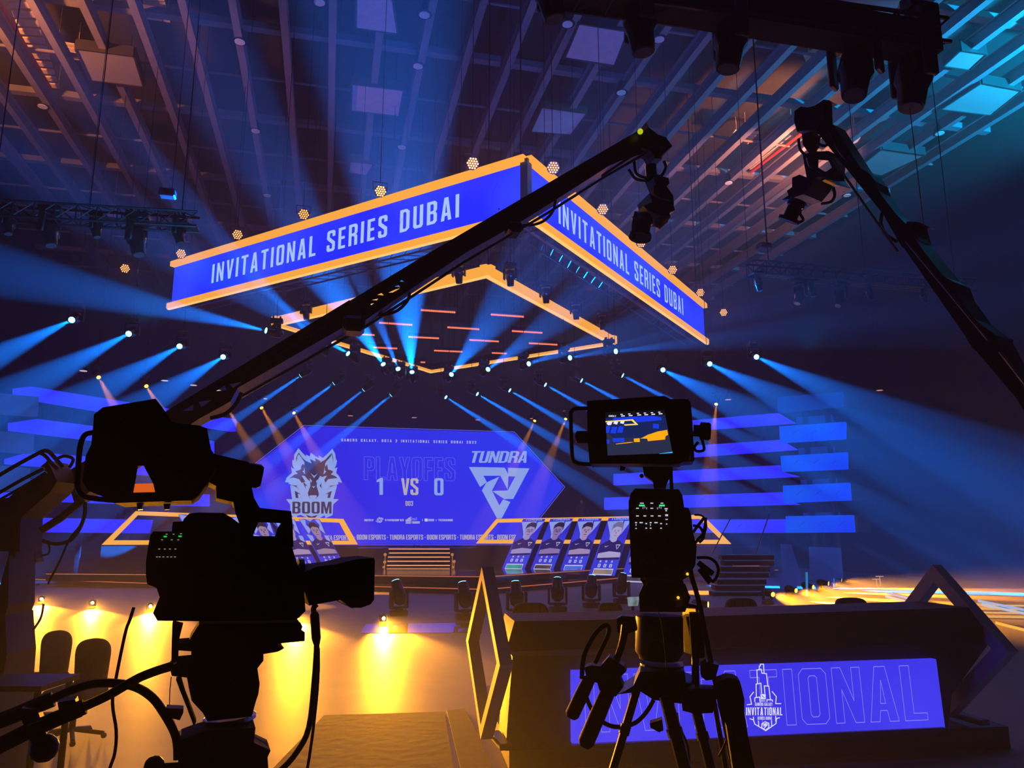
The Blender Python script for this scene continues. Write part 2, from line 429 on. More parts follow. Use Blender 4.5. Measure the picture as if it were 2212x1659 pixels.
# services lit by the unseen roof spots
REDP = mat('red_pipe', (.6, .05, .03), .5)
CREAM = mat('cream_board', (.8, .66, .5), .8, 0, .1, 2, .2)
def pipe(name, label, a, b, r, m_): 
    q = MB(); q.cyl(a, b, r, k=8); return tag(q.build(name, m_), label, 'pipe')
pipe('sprinkler_pipe', 'red sprinkler pipe between the orange-lit rafters in the upper left corner', pz(-10, -10, CZ+.6), pz(108, 190, CZ+.6), .07, REDP)
pipe('sprinkler_pipe', 'red sprinkler pipe between the orange-lit rafters behind the right crane tip', pz(1622, 372, CZ+.6), pz(1735, 286, CZ+.6), .07, REDP)
def boards(quad, n_, label):
    P = [pz(x, y, CZ+1.0) for x, y in quad]
    m = MB()
    for i in range(n_):
        a0, a1 = i/n_+.02, (i+.8)/n_
        if i in (0, n_-1): m.cyl(P[0].lerp(P[2], (i+.5)/n_), P[0].lerp(P[2], (i+.5)/n_)+Vector((0, 0, 1.49)), .015, k=5)
        q = [P[0].lerp(P[3], a0), P[1].lerp(P[2], a0), P[1].lerp(P[2], a1), P[0].lerp(P[3], a1)]
        m.prism(q, (0, 0, .06))
    tag(m.build('duct_panel', CREAM), label, 'duct')
boards([(8, -20), (60, -20), (130, 195), (88, 190)], 12, 'cream slatted duct between the leftmost rafters, lit orange')
boards([(305, -10), (352, -10), (368, 52), (318, 44)], 4, 'cream slatted duct at the top edge above the second bay')
boards([(118, 90), (160, 96), (172, 132), (138, 128)], 4, 'small cream duct beside the grey duct box')
boards([(1595, 352), (1690, 285), (1720, 300), (1630, 372)], 9, 'cream slatted duct lit orange behind the right crane tip')
boards([(1840, 285), (1880, 268), (1850, 310), (1822, 322)], 3, 'bright cream duct right of the right crane arm')
boards([(1588, 282), (1640, 286), (1615, 312), (1570, 306)], 5, 'dim cream duct left of the right crane tip')
boards([(1735, 120), (1795, 84), (1812, 92), (1748, 148)], 3, 'brown duct glimpsed below the dark truss')
boards([(2010, 20), (2110, -30), (2190, -30), (2070, 60)], 4, 'cyan-lit duct in the upper right corner')

# unseen spots placed below the roof steel to light it orange, cyan and blue
spot('unseen_uplight', (-12.3, 21.5, 15.6), (-10, 24.5, CZ+1), (1, .3, .08), 5000, 120, .6, .2)
spot('unseen_uplight', (18.6, 25, 15.6), (18.2, 28.5, CZ+1), (1, .3, .1), 4500, 115, .6, .2)
spot('unseen_uplight', (24.6, 14.5, 15.2), (22.8, 18.5, CZ+1), (0, .5, 1), 24000, 100, .5, .2)
spot('unseen_uplight', (6, 13, 8), (6, 24, CZ), (.04, .2, 1), 2600, 110, .6, .3)  # added blue wash without a fixture, turns the rafters bluer

# ------------------------------------------------------------------ moving heads, pars
def _mesh(mb, m, smooth=True):
    o = mb.build('tmp', m, None, (0, 0, 0), smooth); me = o.data; bpy.data.objects.remove(o); return me
HB = MB(); HB.bbox((0, 0, -.06), (.36, .26, .12), .02); HB.cyl((0, 0, -.12), (0, 0, -.15), .09)
HC = MB(); HC.box((0, 0, .03), (.05, .12, .08))
HY = MB(); HY.bbox((0, 0, -.17), (.4, .14, .05), .01)
for sx in (-1, 1): HY.bbox((sx*.19, 0, -.34), (.05, .13, .36), .015)
HH = MB(); HH.lathe((0, 0, .2), (0, 0, -.3), [(0, .07), (.12, .13), (.5, .15), (.62, .12), (.95, .105), (1, .1)], 16)
HL = MB(); HL.cyl((0, 0, -.301), (0, 0, -.312), .085, k=16)
ME = {'base': _mesh(HB, BLK), 'clamp': _mesh(HC, GREY), 'yoke': _mesh(HY, BLK), 'head': _mesh(HH, BLKG)}
def lens_mesh(m): return _mesh(HL, m, False)
LB = lens_mesh(glow('lens_blue', (120, 235, 255), 6)); LA = lens_mesh(glow('lens_amber', (255, 190, 60), 5)); LO = lens_mesh(glow('lens_floor_amber', (255, 235, 150), 30)); LD = lens_mesh(mat('lens_dark', (.1, .1, .13), .1))
GROUPCOUNT = {}
def link_part(name, me, root, loc, rot=None, s=1., parent=None):
    o = bpy.data.objects.new(name, me); C.objects.link(o); o.parent = parent or root
    o.location = loc; o.scale = (s, s, s)
    if rot is not None: o.rotation_mode = 'QUATERNION'; o.rotation_quaternion = rot
    return o
def moving_head(lens_at, aim, label, group, lensmesh, power=0, col=BLUE, deg=9, blend=.25, s=1., standing=False, rad=.04, hang=CZ+2.5):
    L = Vector(lens_at); d = (Vector(aim)-L).normalized()
    piv = L-d*.3*s
    top = piv+Vector((0, 0, -.42*s if standing else .42*s))
    if standing: L = L-Vector((0, 0, top.z)); piv = piv-Vector((0, 0, top.z)); top = Vector((top.x, top.y, 0))
    o = thing('moving_head_light', label, 'stage light', top, group)
    base = Quaternion((1, 0, 0), math.pi) if standing else Quaternion()
    dl = base.inverted() @ d
    az = math.atan2(dl.x, dl.y) if abs(dl.x)+abs(dl.y) > .02 else 0
    az = az+math.pi/2 if False else az
    qy = Quaternion((0, 0, 1), -az)
    link_part('base', ME['base'], o, (0, 0, 0), base, s)
    if not standing:
        for sx in (-.1, .1): link_part('clamp', ME['clamp'], o, (sx*s, 0, 0), base, s)
        if hang and hang > top.z+.05:
            q = MB(); q.cyl(top, (top.x, top.y, hang), .01, k=5); q.build('hanger', BLKM, o)
    link_part('yoke', ME['yoke'], o, (0, 0, 0), base @ qy, s)
    h = link_part('head', ME['head'], o, piv-top, d.to_track_quat('-Z', 'Y'), s)
    ln = bpy.data.objects.new('lens', lensmesh); C.objects.link(ln); ln.parent = h
    if power: spot('beam_lamp', L+d*.06*s, aim, col, power, deg, blend, rad, o)
    return o
# blue heads in the two rows over the stage sides
Z8 = EYE+8*K
rows = [((155, 691), (-480, 235)), ((278, 721), (-440, 232)), ((388, 748), (-400, 225)), ((482, 771), (-360, 222)), ((650, 811), (-330, 222)), ((722, 828), (-310, 225)), ((786, 842), (-290, 226)), ((845, 853), (-270, 225))]
for i, ((x, y), (dx, dy)) in enumerate(rows):
    p = pz(x, y, Z8); d = p.dot(_N)
    moving_head(p, pd(x+dx, y+dy, d*(.6 if i < 4 else 1.05)), 'moving head with a blue beam pointing down left, %s of its row' % nth(i, 8), 'blue heads of the left row', LB, 75000 if i < 4 else 340000, BLUE, 7.5, .3)
rows = [((963, 858), (300, 190)), ((1031, 851), (330, 195)), ((1101, 843), (340, 200)), ((1178, 831), (360, 205)), ((1256, 822), (400, 215)), ((1345, 811), (430, 225)), ((1432, 799), (480, 240)), ((1533, 786), (520, 255)), ((1634, 771), (560, 262))]
for i, ((x, y), (dx, dy)) in enumerate(rows):
    p = pz(x, y, Z8); d = p.dot(_N)
    moving_head(p, pd(x+dx, y+dy, d*(.5 if i > 5 else .95)), 'moving head with a blue beam pointing down right, %s of its row' % nth(i, 9), 'blue heads of the right row', LB, 78000 if i > 5 else 320000, BLUE, 6.5, .3)
# heads under the far sides of the inner frame throwing beams up over the audience
rows = [((575, 714), (-120, 560)), ((752, 764), (60, 330)), ((828, 787), (420, 150)), ((890, 804), (830, 60)), ((975, 809), (1330, 330)), ((1054, 798), (1560, 420)), ((1142, 786), (1800, 560)), ((1231, 773), (1900, 640)), ((1330, 759), (2000, 690))]
for i, ((x, y), (ax, ay)) in enumerate(rows):
    p = pz(x, y, Z8)
    moving_head(p, pd(ax, ay, 17), 'moving head under the far edge of the inner frame, %s' % nth(i, 9), 'blue heads below the inner frame', LB, (140000, 120000, 150000, 130000, 40000, 32000, 28000, 24000, 24000)[i], BLUE, (13, 15, 20, 22, 17, 14, 12, 10, 9)[i], .5)
# extra blue beams aimed over the camera's left
for i, ((x, y), (ax, ay)) in enumerate([((690, 745), (100, 120)), ((860, 797), (560, 60))]):
    p = pz(x, y, Z8)
    moving_head(p, pd(ax, ay, 15), ('blue moving head left under the frame behind the crane arm', 'blue moving head between the two brightest ones')[i], 'blue heads below the inner frame', LB, 90000, BLUE, 8, .4)
# amber heads
rows = [((213, 815), (70, 130)), ((316, 834), (80, 130)), ((490, 880), (90, 150)), ((565, 881), (80, 140)), ((635, 892), (70, 130)), ((1155, 909), (-70, 150)), ((1222, 905), (-60, 150)), ((1547, 873), (-15, 160))]
for i, ((x, y), (dx, dy)) in enumerate(rows):
    p = pz(x, y, Z8*.93); d = p.dot(_N)
    moving_head(p, pd(x+dx, y+dy, d*.93), 'small moving head with an amber beam, %s of the amber ones' % nth(i, 8), 'amber heads over the stage', LA, 15000, AMBER, 11, .4, .8)
# heads hanging from the side trusses (no beam)
def trussbar(a, b, label, w=.35, extra=None, m_=TRUSS):
    a, b = Vector(a), Vector(b); d = (b-a).normalized(); L = (b-a).length
    up = Vector((0, 0, 1)); sd = d.cross(up).normalized()
    o = thing('truss', label, 'truss', (a+b)/2)
    q = MB()
    cs = [sd*(w/2)+up*(w/2), sd*(-w/2)+up*(w/2), sd*(w/2)-up*(w/2), sd*(-w/2)-up*(w/2)]
    for c in cs: q.cyl(a+c, b+c, .028, k=6)
    q.build('chords', m_, o)
    q = MB(); n_ = max(2, int(L/w/1.1)); 
    for i in range(n_):
        p, r = a+d*(L*i/n_), a+d*(L*(i+1)/n_)
        for j, k_ in ((0, 1), (1, 3), (3, 2), (2, 0)):
            q.cyl(p+cs[j], r+cs[k_], .014, k=4)
            q.cyl(p+cs[j], p+cs[k_], .014, k=4)
    q.build('braces', m_, o)
    for t_ in (.08, .5, .92):
        p = a.lerp(b, t_); q = MB(); q.cyl(p+up*w/2, (p.x, p.y, CZ+2.5), .012, k=5); q.build('hanger', BLKM, o)
    return o
def py_(x, y, Y):
    r = ray(x, y); return E0+r*(Y/r.y)
TY = 17.5
t = trussbar(py_(-60, 452, TY), py_(428, 480, TY), 'blue-lit truss with hanging lights at the left, above the ring corner')
q = MB(); a = py_(190, 475, TY); b = py_(428, 489, TY); q.box((a+b)/2-Vector((0, 0, 0)), ((b-a).length, .34, .02)); q.build('cable_tray', GREY, t)
t2 = trussbar(py_(1620, 580, TY), py_(2100, 620, TY), 'blue-lit truss with hanging lights right of the ring')
q = MB(); a = py_(1622, 594, TY); b = py_(1755, 602, TY); q.box((a+b)/2, ((b-a).length, .34, .02)); q.build('cable_tray', GREY, t2)
hp = [(18, 505, .9), (110, 530, 1.25), (210, 512, .8), (300, 550, 1.35), (390, 525, .9)]
for i, (x, y, s) in enumerate(hp):
    p = py_(x, y, TY); moving_head(p, p+Vector((.25, -.1, -1)), 'unlit moving head hanging from the left truss, %s' % nth(i, 5), 'heads on the left truss', LD, s=s, hang=0)
hp = [(1642, 628, .75), (1722, 655, 1.), (1758, 640, .7), (1810, 660, 1.), (1882, 648, .7), (1998, 655, .7)]
for i, (x, y, s) in enumerate(hp):
    p = py_(x, y, TY); moving_head(p, p+Vector((-.5 if s == 1. else .1, -.1, -1)), 'unlit moving head hanging from the right truss, %s' % nth(i, 6), 'heads on the right truss', LD, s=s, hang=0)
spot('truss_wash', py_(330, 700, TY-3), py_(250, 490, TY), (0, .35, 1), 700, 60, .5, .1)
spot('truss_wash', py_(1750, 760, TY-3), py_(1740, 600, TY), (0, .35, 1), 500, 50, .5, .1)
for (x, y, lab) in ((362, 418, 'small blue-lit projector box above the left truss'), (1650, 533, 'small blue-lit projector box above the right truss')):
    p = py_(x, y, TY+2); o = thing('projector', lab, 'projector', p)
    q = MB(); q.bbox(p, (.38, .3, .2), .03); q.build('housing', GREY, o)
    q = MB(); q.cyl(p+Vector((0, -.15, 0)), p+Vector((0, -.22, 0)), .05); q.build('lens', BLKG, o)
    q = MB(); q.cyl(p+Vector((.1, 0, .1)), (p.x+.1, p.y, CZ+2.5), .012, k=6); q.build('hanger', BLKM, o)
# near truss at the top
tp = 7.6
t = trussbar(py_(1180, -32, tp), py_(2030, 82, tp), 'black box truss close overhead, ending in the upper right corner', .34, m_=BLK)
q = MB(); a = py_(1200, -25, tp); b = py_(2010, 82, tp)
ax = Vector((1, 0, (b.z-a.z)/(b.x-a.x))).normalized()
q.box((a+b)/2, ((b-a).length, .37, .4)); q.build('cloth_cover', CLOTH, t)
hp = [(1198, 40, 1.2, (.2, 0, -1)), (1390, 112, 1.35, (.1, 0, -1)), (1572, 148, 1.4, (-.15, 0, -1)), (1845, 205, 1.5, (-.3, -.2, -1)), (1968, 232, 1.55, (-.2, 0, -1))]
for i, (x, y, s, dv) in enumerate(hp):
    p = py_(x, y, tp); moving_head(p, p+Vector(dv), 'large black moving head silhouetted under the near truss, %s' % nth(i, 5), 'black heads under the near truss', LD, s=s, hang=0)
o = thing('chain_hoist', 'black chain hoist at the right end of the near truss', 'hoist', py_(1990, 60, tp))
q = MB(); p = py_(1990, 50, tp); q.bbox(p, (.3, .4, .42), .04); q.bbox(p+Vector((-.12, 0, .28)), (.2, .25, .2), .03); q.build('motor', BLK, o)
q = MB(); q.cyl(p, p+Vector((0, 0, CZ-p.z)), .012, k=6); q.build('chain', BLKM, o)
q = MB(); a = py_(1966, 240, tp); q.tube([py_(1958, 110, tp), a, py_(1985, 400, tp), py_(2004, 565, tp)], .006, k=6); tag(q.build('hanging_cable', GREY), 'thin pale cable hanging below the near truss end, right of the crane', 'cable')

# orange LED pars around the top of the ring
def par_can(p, aim, label, group, power, s=1.):
    p = Vector(p); d = (Vector(aim)-p).normalized()
    o = thing('par_light', label, 'stage light', p, group)
    q = MB(); q.lathe(p-d*.26*s, p, [(0, .05*s), (.2, .12*s), (1, .16*s)], 16); q.build('housing', BLK, o, smooth=True)
    q = MB(); u = d.cross(Vector((0, 0, 1))).normalized()
    q.tube([p-d*.1*s+u*.18*s, p-d*.1*s+u*.19*s+Vector((0, 0, .24*s)), p-d*.1*s-u*.19*s+Vector((0, 0, .24*s)), p-d*.1*s-u*.18*s], .012, 6)
    q.build('yoke', BLKM, o)
    w = u.cross(d); q = MB()
    q.cyl(p+d*.002, p+d*.006, .15*s, k=18); q.build('lens_plate', mat('par_plate', (.05, .012, .006), .5), o)
    q = MB()
    for a_ in range(-2, 3):
        for b_ in range(-2, 3):
            if abs(a_+b_) > 2: continue
            c = p+u*((a_+b_*.5)*.062*s)+w*(b_*.054*s); q.cyl(c+d*.006, c+d*.016, .021*s, k=8)
    q.build('lens_cluster', glow('par_diode_bright' if power > 80 else 'par_diode', (255, 150, 80), 9 if power > 80 else 4), o)
    q2 = MB(); q2.cyl(p-d*.1*s+Vector((0, 0, .24*s)), p*1.0+Vector((0, 0, CZ+2.5-p.z))-d*.1*s, .01, k=5); q2.build('hanger', BLKM, o)
    spot('par_lamp', p+d*.05, aim, ORNG, power, 70, .8, .1, o)
    return o
pp = [(270, 580), (391, 548), (513, 507), (656, 463), (822, 413), (1021, 353), (1195, 362), (1302, 452), (1385, 524), (1453, 583), (1513, 632), (1563, 675)]
for i, (x, y) in enumerate(pp):
    p = pz(x, y, EYE+12*K)
    par_can(p, p.lerp(Vector((3, 1, 3)), .8)+Vector((0, 0, -1)), 'round orange LED par light along the top of the ring, %s' % nth(i, 12), 'orange pars around the ring', (30, 30, 30, 35, 85, 90, 40, 30, 30, 30, 30, 30)[i])
pp = [(180, 801), (356, 822), (418, 832), (470, 843), (571, 861), (636, 887), (757, 898), (895, 902), (1032, 907), (1150, 904), (1222, 888), (1573, 863), (1900, 843)]
for i, (x, y) in enumerate(pp):
    p = pz(x, y, EYE+8.8*K)
    o = thing('house_light', 'tiny pale round light far over the stage, %s' % nth(i, 13), 'stage light', p, 'tiny lights far over the stage')
    q = MB(); q.lathe(p+Vector((0, 0, .3)), p, [(0, .06), (.5, .14), (1, .17)], 12); q.build('housing', BLK, o)
    q = MB(); q.cyl(p+Vector((0, 0, .28)), (p.x, p.y, CZ+2.5), .01, k=5); q.build('hanger', BLKM, o)
    q = MB(); q.cyl(p-Vector((0, 0, .012)), p, .14, k=12); q.build('lens', glow('pale_lens' if i < 6 else 'pink_lens', (225, 205, 215) if i < 6 else (225, 140, 130), 1.0), o)

# floor heads: amber wash into the room, blue ones standing in front of the stage
fa = [(90, 1292), (200, 1300), (325, 1307), (640, 1325), (829, 1333), (1530, 1318), (1670, 1292), (1720, 1283), (1757, 1275), (1790, 1267), (1818, 1259)]
for i, (x, y) in enumerate(fa):
    p = pz(x, y, .18)
    if i < 5: aim = p+Vector((.8-p.x*.4, -10, -1.9)); pw = (10000, 10500, 14000, 18000, 20000)[i]
    elif i == 5: aim = p+Vector((8, -6, -.4)); pw = 400
    else: aim = p+Vector(((2, -10, -1.7), (3.5, -9.5, -1.7), (5, -8.5, -1.7), (7, -7, -1.6), (9, -5, -1.5))[i-6]); pw = 42000
    o = moving_head(p, aim, 'floor moving head shining amber towards the room, %s of its row' % nth(i, 11), 'amber heads on the floor', LO if i < 5 else LA, pw, AMBER, 37 if i < 5 else 36, 1., .42 if i < 5 else .75, True, .08)
fb = [(855, 1253), (999, 1257), (1113, 1256), (1204, 1248), (1279, 1243), (1346, 1238)]
for i, (x, y) in enumerate(fb):
    p = pz(x, y, .82)
    moving_head(p, p+Vector((.15*(i-2), .5, 1.2)), 'blue-lit moving head standing before the stage, %s' % nth(i, 6), 'blue heads before the stage', LB, 700, BLUE, 22, .5, 1.15, True)

# ------------------------------------------------------------------ the hanging screen ring
AMB = glow('amber_strip', (255, 172, 62), 1.15, True)
AMBL = glow('amber_strip_bright', (255, 196, 110), 1.3)
RBLUE = glow('ring_blue', (14, 36, 255), 1.5, True, ((38, 62, 255), .35))
TXTB = glow('screen_letters', (165, 195, 250), 1.2)
LINEB = glow('screen_lines', (14, 26, 150), 1.)
zb, zt = EYE+10*K, EYE+12*K
def flat(v, z): return Vector((v[0]*K, v[1]*K, z))
N_, L_, R_ = (5.80, 22.45), (-7.15, 35.75), (19.05, 36.1)
ringo = thing('hanging_screen_ring', 'large hanging V-shaped blue screen header with amber edges and white lettering over the stage', 'screen', flat((5.8, 30), zb))
def seg_box(mb, a, b, n, w, h, z, ext=0):                 # long box between plan points a, b; n outward; from face outwards
    d = (b-a).normalized(); a = a-d*ext; b = b+d*ext
    a0 = Vector((a.x, a.y, z)); b0 = Vector((b.x, b.y, z))
    mb.add([a0, b0, b0+n*w, a0+n*w, a0+Vector((0, 0, h)), b0+Vector((0, 0, h)), b0+n*w+Vector((0, 0, h)), a0+n*w+Vector((0, 0, h))],
           [(0, 3, 2, 1), (4, 5, 6, 7), (0, 1, 5, 4), (3, 7, 6, 2), (0, 4, 7, 3), (1, 2, 6, 5)])
for side, (A, B) in enumerate(((L_, N_), (N_, R_))):
    a, b = flat(A, zb), flat(B, zb); d = (b-a); d.z = 0; d.normalize(); n = Vector((d.y, -d.x, 0))
    nm = ('left', 'right')[side]
    sc_ = MB(); seg_box(sc_, a, b, -n, .12, zt-zb-.16, zb+.08); scr = sc_.build('screen_face', RBLUE, ringo)
    def fm(u, v, a=a, d=d, n=n): return a+d*u+Vector((0, 0, v))+n*.012
    # lettering: where the first and last letters stand on the face
    def uv(x, y, a=a, d=d, n=n):
        r = ray(x, y); p = E0+r*((a-E0).dot(n)/r.dot(n)); return (p-a).dot(d), p.z-zb
    if side == 0: p0, p1, q0 = uv(457, 612), uv(992, 472), uv(466, 572)
    else: p0, p1, q0 = uv(1206, 491), uv(1476, 688), uv(1206, 449)
    t = MB(); hh = .62
    vc = (zt-zb)/2+.0
    Lw, tw = layout('INVITATIONAL SERIES DUBAI', .17, .42); sc2 = (p1[0]-p0[0])/tw
    for wi, wd2 in enumerate((Lw[:12], Lw[12:18], Lw[18:])):
        t = MB()
        for x, g_ in wd2: fill(t, [[(p0[0]+(x+p[0])*sc2, vc-hh/2+p[1]*hh) for p in l] for l in g_], fm)
        t.build('lettering', TXTB, scr)
    t = MB(); Lg = (b-a).length
    for (u, v, du, dv) in ((.1, .2, .2, .35), (.42, .1, .12, .2), (.7, .25, .3, .5), (.86, .2, .25, .3), (.93, .6, .18, .3)):
        ribbon(t, [(u*Lg, v*1.3), (u*Lg+du, v*1.3+dv)], .012, fm)
    t.build('crack_pattern', LINEB, scr)
    for z, h, nm2 in ((zt-.13, .17, 'top'), (zb-.1, .17, 'bottom')):
        s_ = MB(); seg_box(s_, a, b, n, .16, h, z, 0.02); s_.build('light_strip', AMB, ringo)
    s_ = MB(); seg_box(s_, a+n*.05, b+n*.05, n, .09, .03, zb-.14, .0); s_.build('light_strip', AMBL, ringo)
    # supporting truss behind the face
    q = MB(); a2, b2 = a-n*.35+Vector((0, 0, -.05)), b-n*.35+Vector((0, 0, -.05)); 
    for o1, o2 in ((0, 0), (.4, 0), (0, .4), (.4, .4)):
        q.cyl(a2-n*o1+Vector((0, 0, o2)), b2-n*o1+Vector((0, 0, o2)), .025, k=6)
    nb = int((b2-a2).length/.5)
    for i in range(nb):
        c0, c1 = a2.lerp(b2, i/nb), a2.lerp(b2, (i+1)/nb)
        q.cyl(c0, c1-n*.4, .012, k=4); q.cyl(c0, c1+Vector((0, 0, .4)), .012, k=4)
    q.build('support_truss', GREY, ringo)
p = flat(N_, zb); q = MB(); q.box(p+Vector((0, -.0, (zt-zb)/2)), (.2, .2, zt-zb-.1), math.pi/4); q.build('corner_post', GREY, ringo)
for A in (L_, N_, R_):
    q = MB(); p = flat(A, zt)+Vector((0, .5, 0)); q.cyl(p, (p.x, p.y, CZ+2.5), .02, k=6); q.build('hanging_chain', BLKM, ringo)
# inner frame
inn = [(5.76, 28.3), (14.62, 37.7), (6.0, 47.4), (-2.92, 38.0)]
fo = thing('inner_light_frame', 'square amber-edged light frame hanging inside the ring', 'light frame', flat((5.8, 38), zb))
for i in range(4):
    a, b = flat(inn[i], zb), flat(inn[(i+1) % 4], zb); d = (b-a).normalized(); n = Vector((d.y, -d.x, 0))
    s_ = MB(); seg_box(s_, a, b, -n, .22, .3, zb, 0.1); s_.build('light_strip', AMB, fo)
    s_ = MB(); seg_box(s_, a-n*.02, b-n*.02, -n, .12, .03, zb-.034, .0); s_.build('edge_strip', AMBL, fo)
    s_ = MB(); seg_box(s_, a-n*.225, b-n*.225, -n, .03, .27, zb+.06, -.2); s_.build('inner_board', BLK, fo)
for A in inn:
    q = MB(); p = flat(A, zb+.3); q.cyl(p, (p.x, p.y, CZ+2.5), .02, k=6); q.build('hanging_chain', BLKM, fo)
# dark heads clamped along the near sides of the inner frame
for i, (x, y) in enumerate([(662, 690), (992, 612), (1103, 618), (1180, 655), (1245, 690), (1302, 712)]):
    p = pz(x, y, zb-.15); moving_head(p, p+Vector((.1, .2, -1)), 'dark unlit moving head on the near edge of the inner frame, %s' % nth(i, 6), 'dark heads on the inner frame', LD, s=.95)
# LED battens
bt = [((500, 355), (722, 370)), ((948, 383), (1160, 398)), ((233, 436), (447, 450)), ((670, 465), (875, 478)), ((1083, 489), (1279, 501)), ((20, 505), (205, 515)), ((421, 526), (617, 536)), ((811, 546), (1000, 556)), ((1192, 567), (1375, 577)), ((160, 592), (350, 601)), ((585, 614), (768, 622)), ((955, 629), (1130, 637)), ((352, 681), (529, 690)), ((714, 701), (884, 709))]
bt = sorted([((740+a[0]/2.962, 550+a[1]/2.962), (740+b[0]/2.962, 550+b[1]/2.962)) for a, b in bt], key=lambda t: t[0][0])
for i, (a, b) in enumerate(bt):
    p, q_ = pz(a[0], a[1], zb+.25), pz(b[0], b[1], zb+.25); d = (q_-p)
    o = thing('led_batten', 'batten of small orange lamps inside the inner frame, %s' % nth(i, len(bt)), 'stage light', (p+q_)/2, 'orange lamp battens')
    m = MB(); m.box((p+q_)/2+Vector((0, 0, .1)), (d.length, .12, .12), math.atan2(d.y, d.x)); m.build('housing', BLK, o)
    m = MB()
    for j in range(18):
        c = p.lerp(q_, (j+.5)/18); m.ball(c, .036, 8)
    m.build('lamp_row', glow('batten_lamp', (255, 125, 85), 1.6), o)
    for tt in (.3, .7):
        m = MB(); p3 = p.lerp(q_, tt); m.cyl(p3+Vector((0, 0, .15)), (p3.x, p3.y, CZ+2.5), .012, k=5); m.build('hanger', BLKM, o)

# ------------------------------------------------------------------ main screen
SBL = glow('main_screen_blue', (44, 32, 232), 1.2, True, ((30, 60, 255), .09))
LTX = glow('light_blue_figure', (150, 180, 255), 1.05)
CRM = glow('cream_figure', (205, 195, 205), 1.)
DKF = glow('dark_figure', (58, 52, 88), 1.)
THIN = glow('thin_outline', (132, 126, 252), 1.)
WHT = glow('white_figure', (215, 215, 245), 1.)
PS = vplane((657, 40), (1110, 40))
PS = vplane((300, 41.2), (1300, 38.9))
def SM(off):
    return lambda x, y: PS(x, y, off)
ms = thing('main_screen', 'huge hexagonal blue screen at the back of the stage showing the match score', 'screen', pd(880, 1175, 40))
m = MB(); plate(m, [(505, 1040), (657, 921), (1110, 935), (1217, 1052), (1120, 1175), (640, 1175)], PS, .3); m.build('screen_panel', SBL, ms)
m = MB()
for l in ([(502, 1040), (656, 919), (1111, 933), (1220, 1052), (1121, 1177), (638, 1177)],):
    ribbon(m, l, 1.6, SM(.01), True)
m.build('screen_edge', glow('screen_edge', (90, 95, 250), 1.), ms)
def cmap(ox, oy, s, off):
    return lambda x, y: PS(ox+x/s, oy+y/s, off)
f7 = lambda off: cmap(720, 930, 4.809, off)
m = MB()
for Pn in ([(1408, 378), (1780, 385), (1820, 460), (1812, 615), (1735, 470), (1560, 470), (1595, 535), (1525, 588)],
           [(1815, 387), (2038, 393), (1868, 712), (1775, 712), (1650, 628), (1812, 622), (1890, 478), (1818, 475)],
           [(1725, 478), (1648, 625), (1725, 778), (1765, 715), (1840, 742), (1750, 912), (1700, 912), (1543, 622), (1590, 540)]):
    fill(m, [Pn], f7(.03))
text(m, 'TUNDRA', f7(.03), 1408, 2005, 335, 214, gap=.03, shear=.16)
m.build('right_team_logo', LTX, ms)
f6 = lambda off: cmap(600, 940, 8.733, off)
m = MB()
fill(m, [[(390, 243), (470, 340), (535, 400), (535, 365), (600, 400), (625, 330), (700, 390), (775, 430), (770, 382), (850, 430), (950, 340), (1030, 255), (1080, 340), (1100, 470), (1120, 470), (1105, 560), (1070, 630), (1128, 605), (1100, 710), (1160, 780), (1215, 900), (1140, 880), (1145, 920), (1110, 940), (1115, 965), (1085, 1080), (1050, 1205), (1155, 1208), (1045, 1310), (1035, 1510), (900, 1565), (885, 1510), (800, 1560), (620, 1590), (430, 1505), (365, 1520), (365, 1560), (320, 1560), (235, 1500), (235, 1310), (155, 1208), (270, 1210), (235, 950), (260, 940), (200, 915), (210, 890), (135, 890), (170, 800), (270, 710), (250, 600), (310, 640), (275, 560), (275, 460), (305, 480), (310, 370)]], f6(.03))
wl = m.build('left_team_logo', LTX, ms)
m = MB()
fill(m, [[(400, 330), (455, 420), (520, 480), (640, 535), (605, 450), (715, 495), (700, 430), (810, 490), (795, 520), (900, 460), (1020, 335), (1000, 400), (920, 490), (890, 545), (900, 600), (930, 545), (950, 650), (1000, 660), (1050, 690), (1000, 740), (1080, 770), (1130, 810), (1070, 815), (950, 830), (900, 900), (860, 800), (800, 770), (740, 870), (735, 960), (770, 1080), (775, 1140), (700, 1210), (740, 1150), (730, 1135), (610, 1135), (590, 1150), (640, 1220), (580, 1150), (565, 1090), (600, 1000), (615, 960), (610, 870), (540, 820), (480, 770), (520, 880), (450, 900), (400, 830), (290, 800), (215, 815), (320, 740), (380, 730), (330, 680), (390, 665), (440, 640), (440, 590), (470, 540), (500, 570), (505, 510), (400, 355), (370, 400), (355, 510), (345, 440), (370, 370)]], f6(.05))
for Pn in ([(1020, 335), (1045, 420), (1045, 515), (1035, 430), (1015, 360)], [(320, 1050), (440, 1115), (375, 1105), (390, 1185), (340, 1185)], [(1020, 1050), (890, 1115), (955, 1105), (935, 1185), (985, 1185)],
           [(240, 940), (390, 955), (345, 970), (420, 1040), (320, 965)], [(1110, 940), (950, 960), (1000, 970), (910, 1050), (1010, 970)],
           [(480, 880), (560, 960), (520, 950), (535, 1025), (490, 930)], [(800, 880), (850, 870), (820, 930), (830, 1010), (790, 950)], [(530, 1500), (640, 1535), (760, 1500), (700, 1560), (620, 1585), (570, 1550)]):
    fill(m, [Pn], f6(.05))
text(m, 'BOOM', f6(.05), 275, 1015, 1480, 1255, gap=.08)
m.build('dark_marks', DKF, wl)
m = MB()
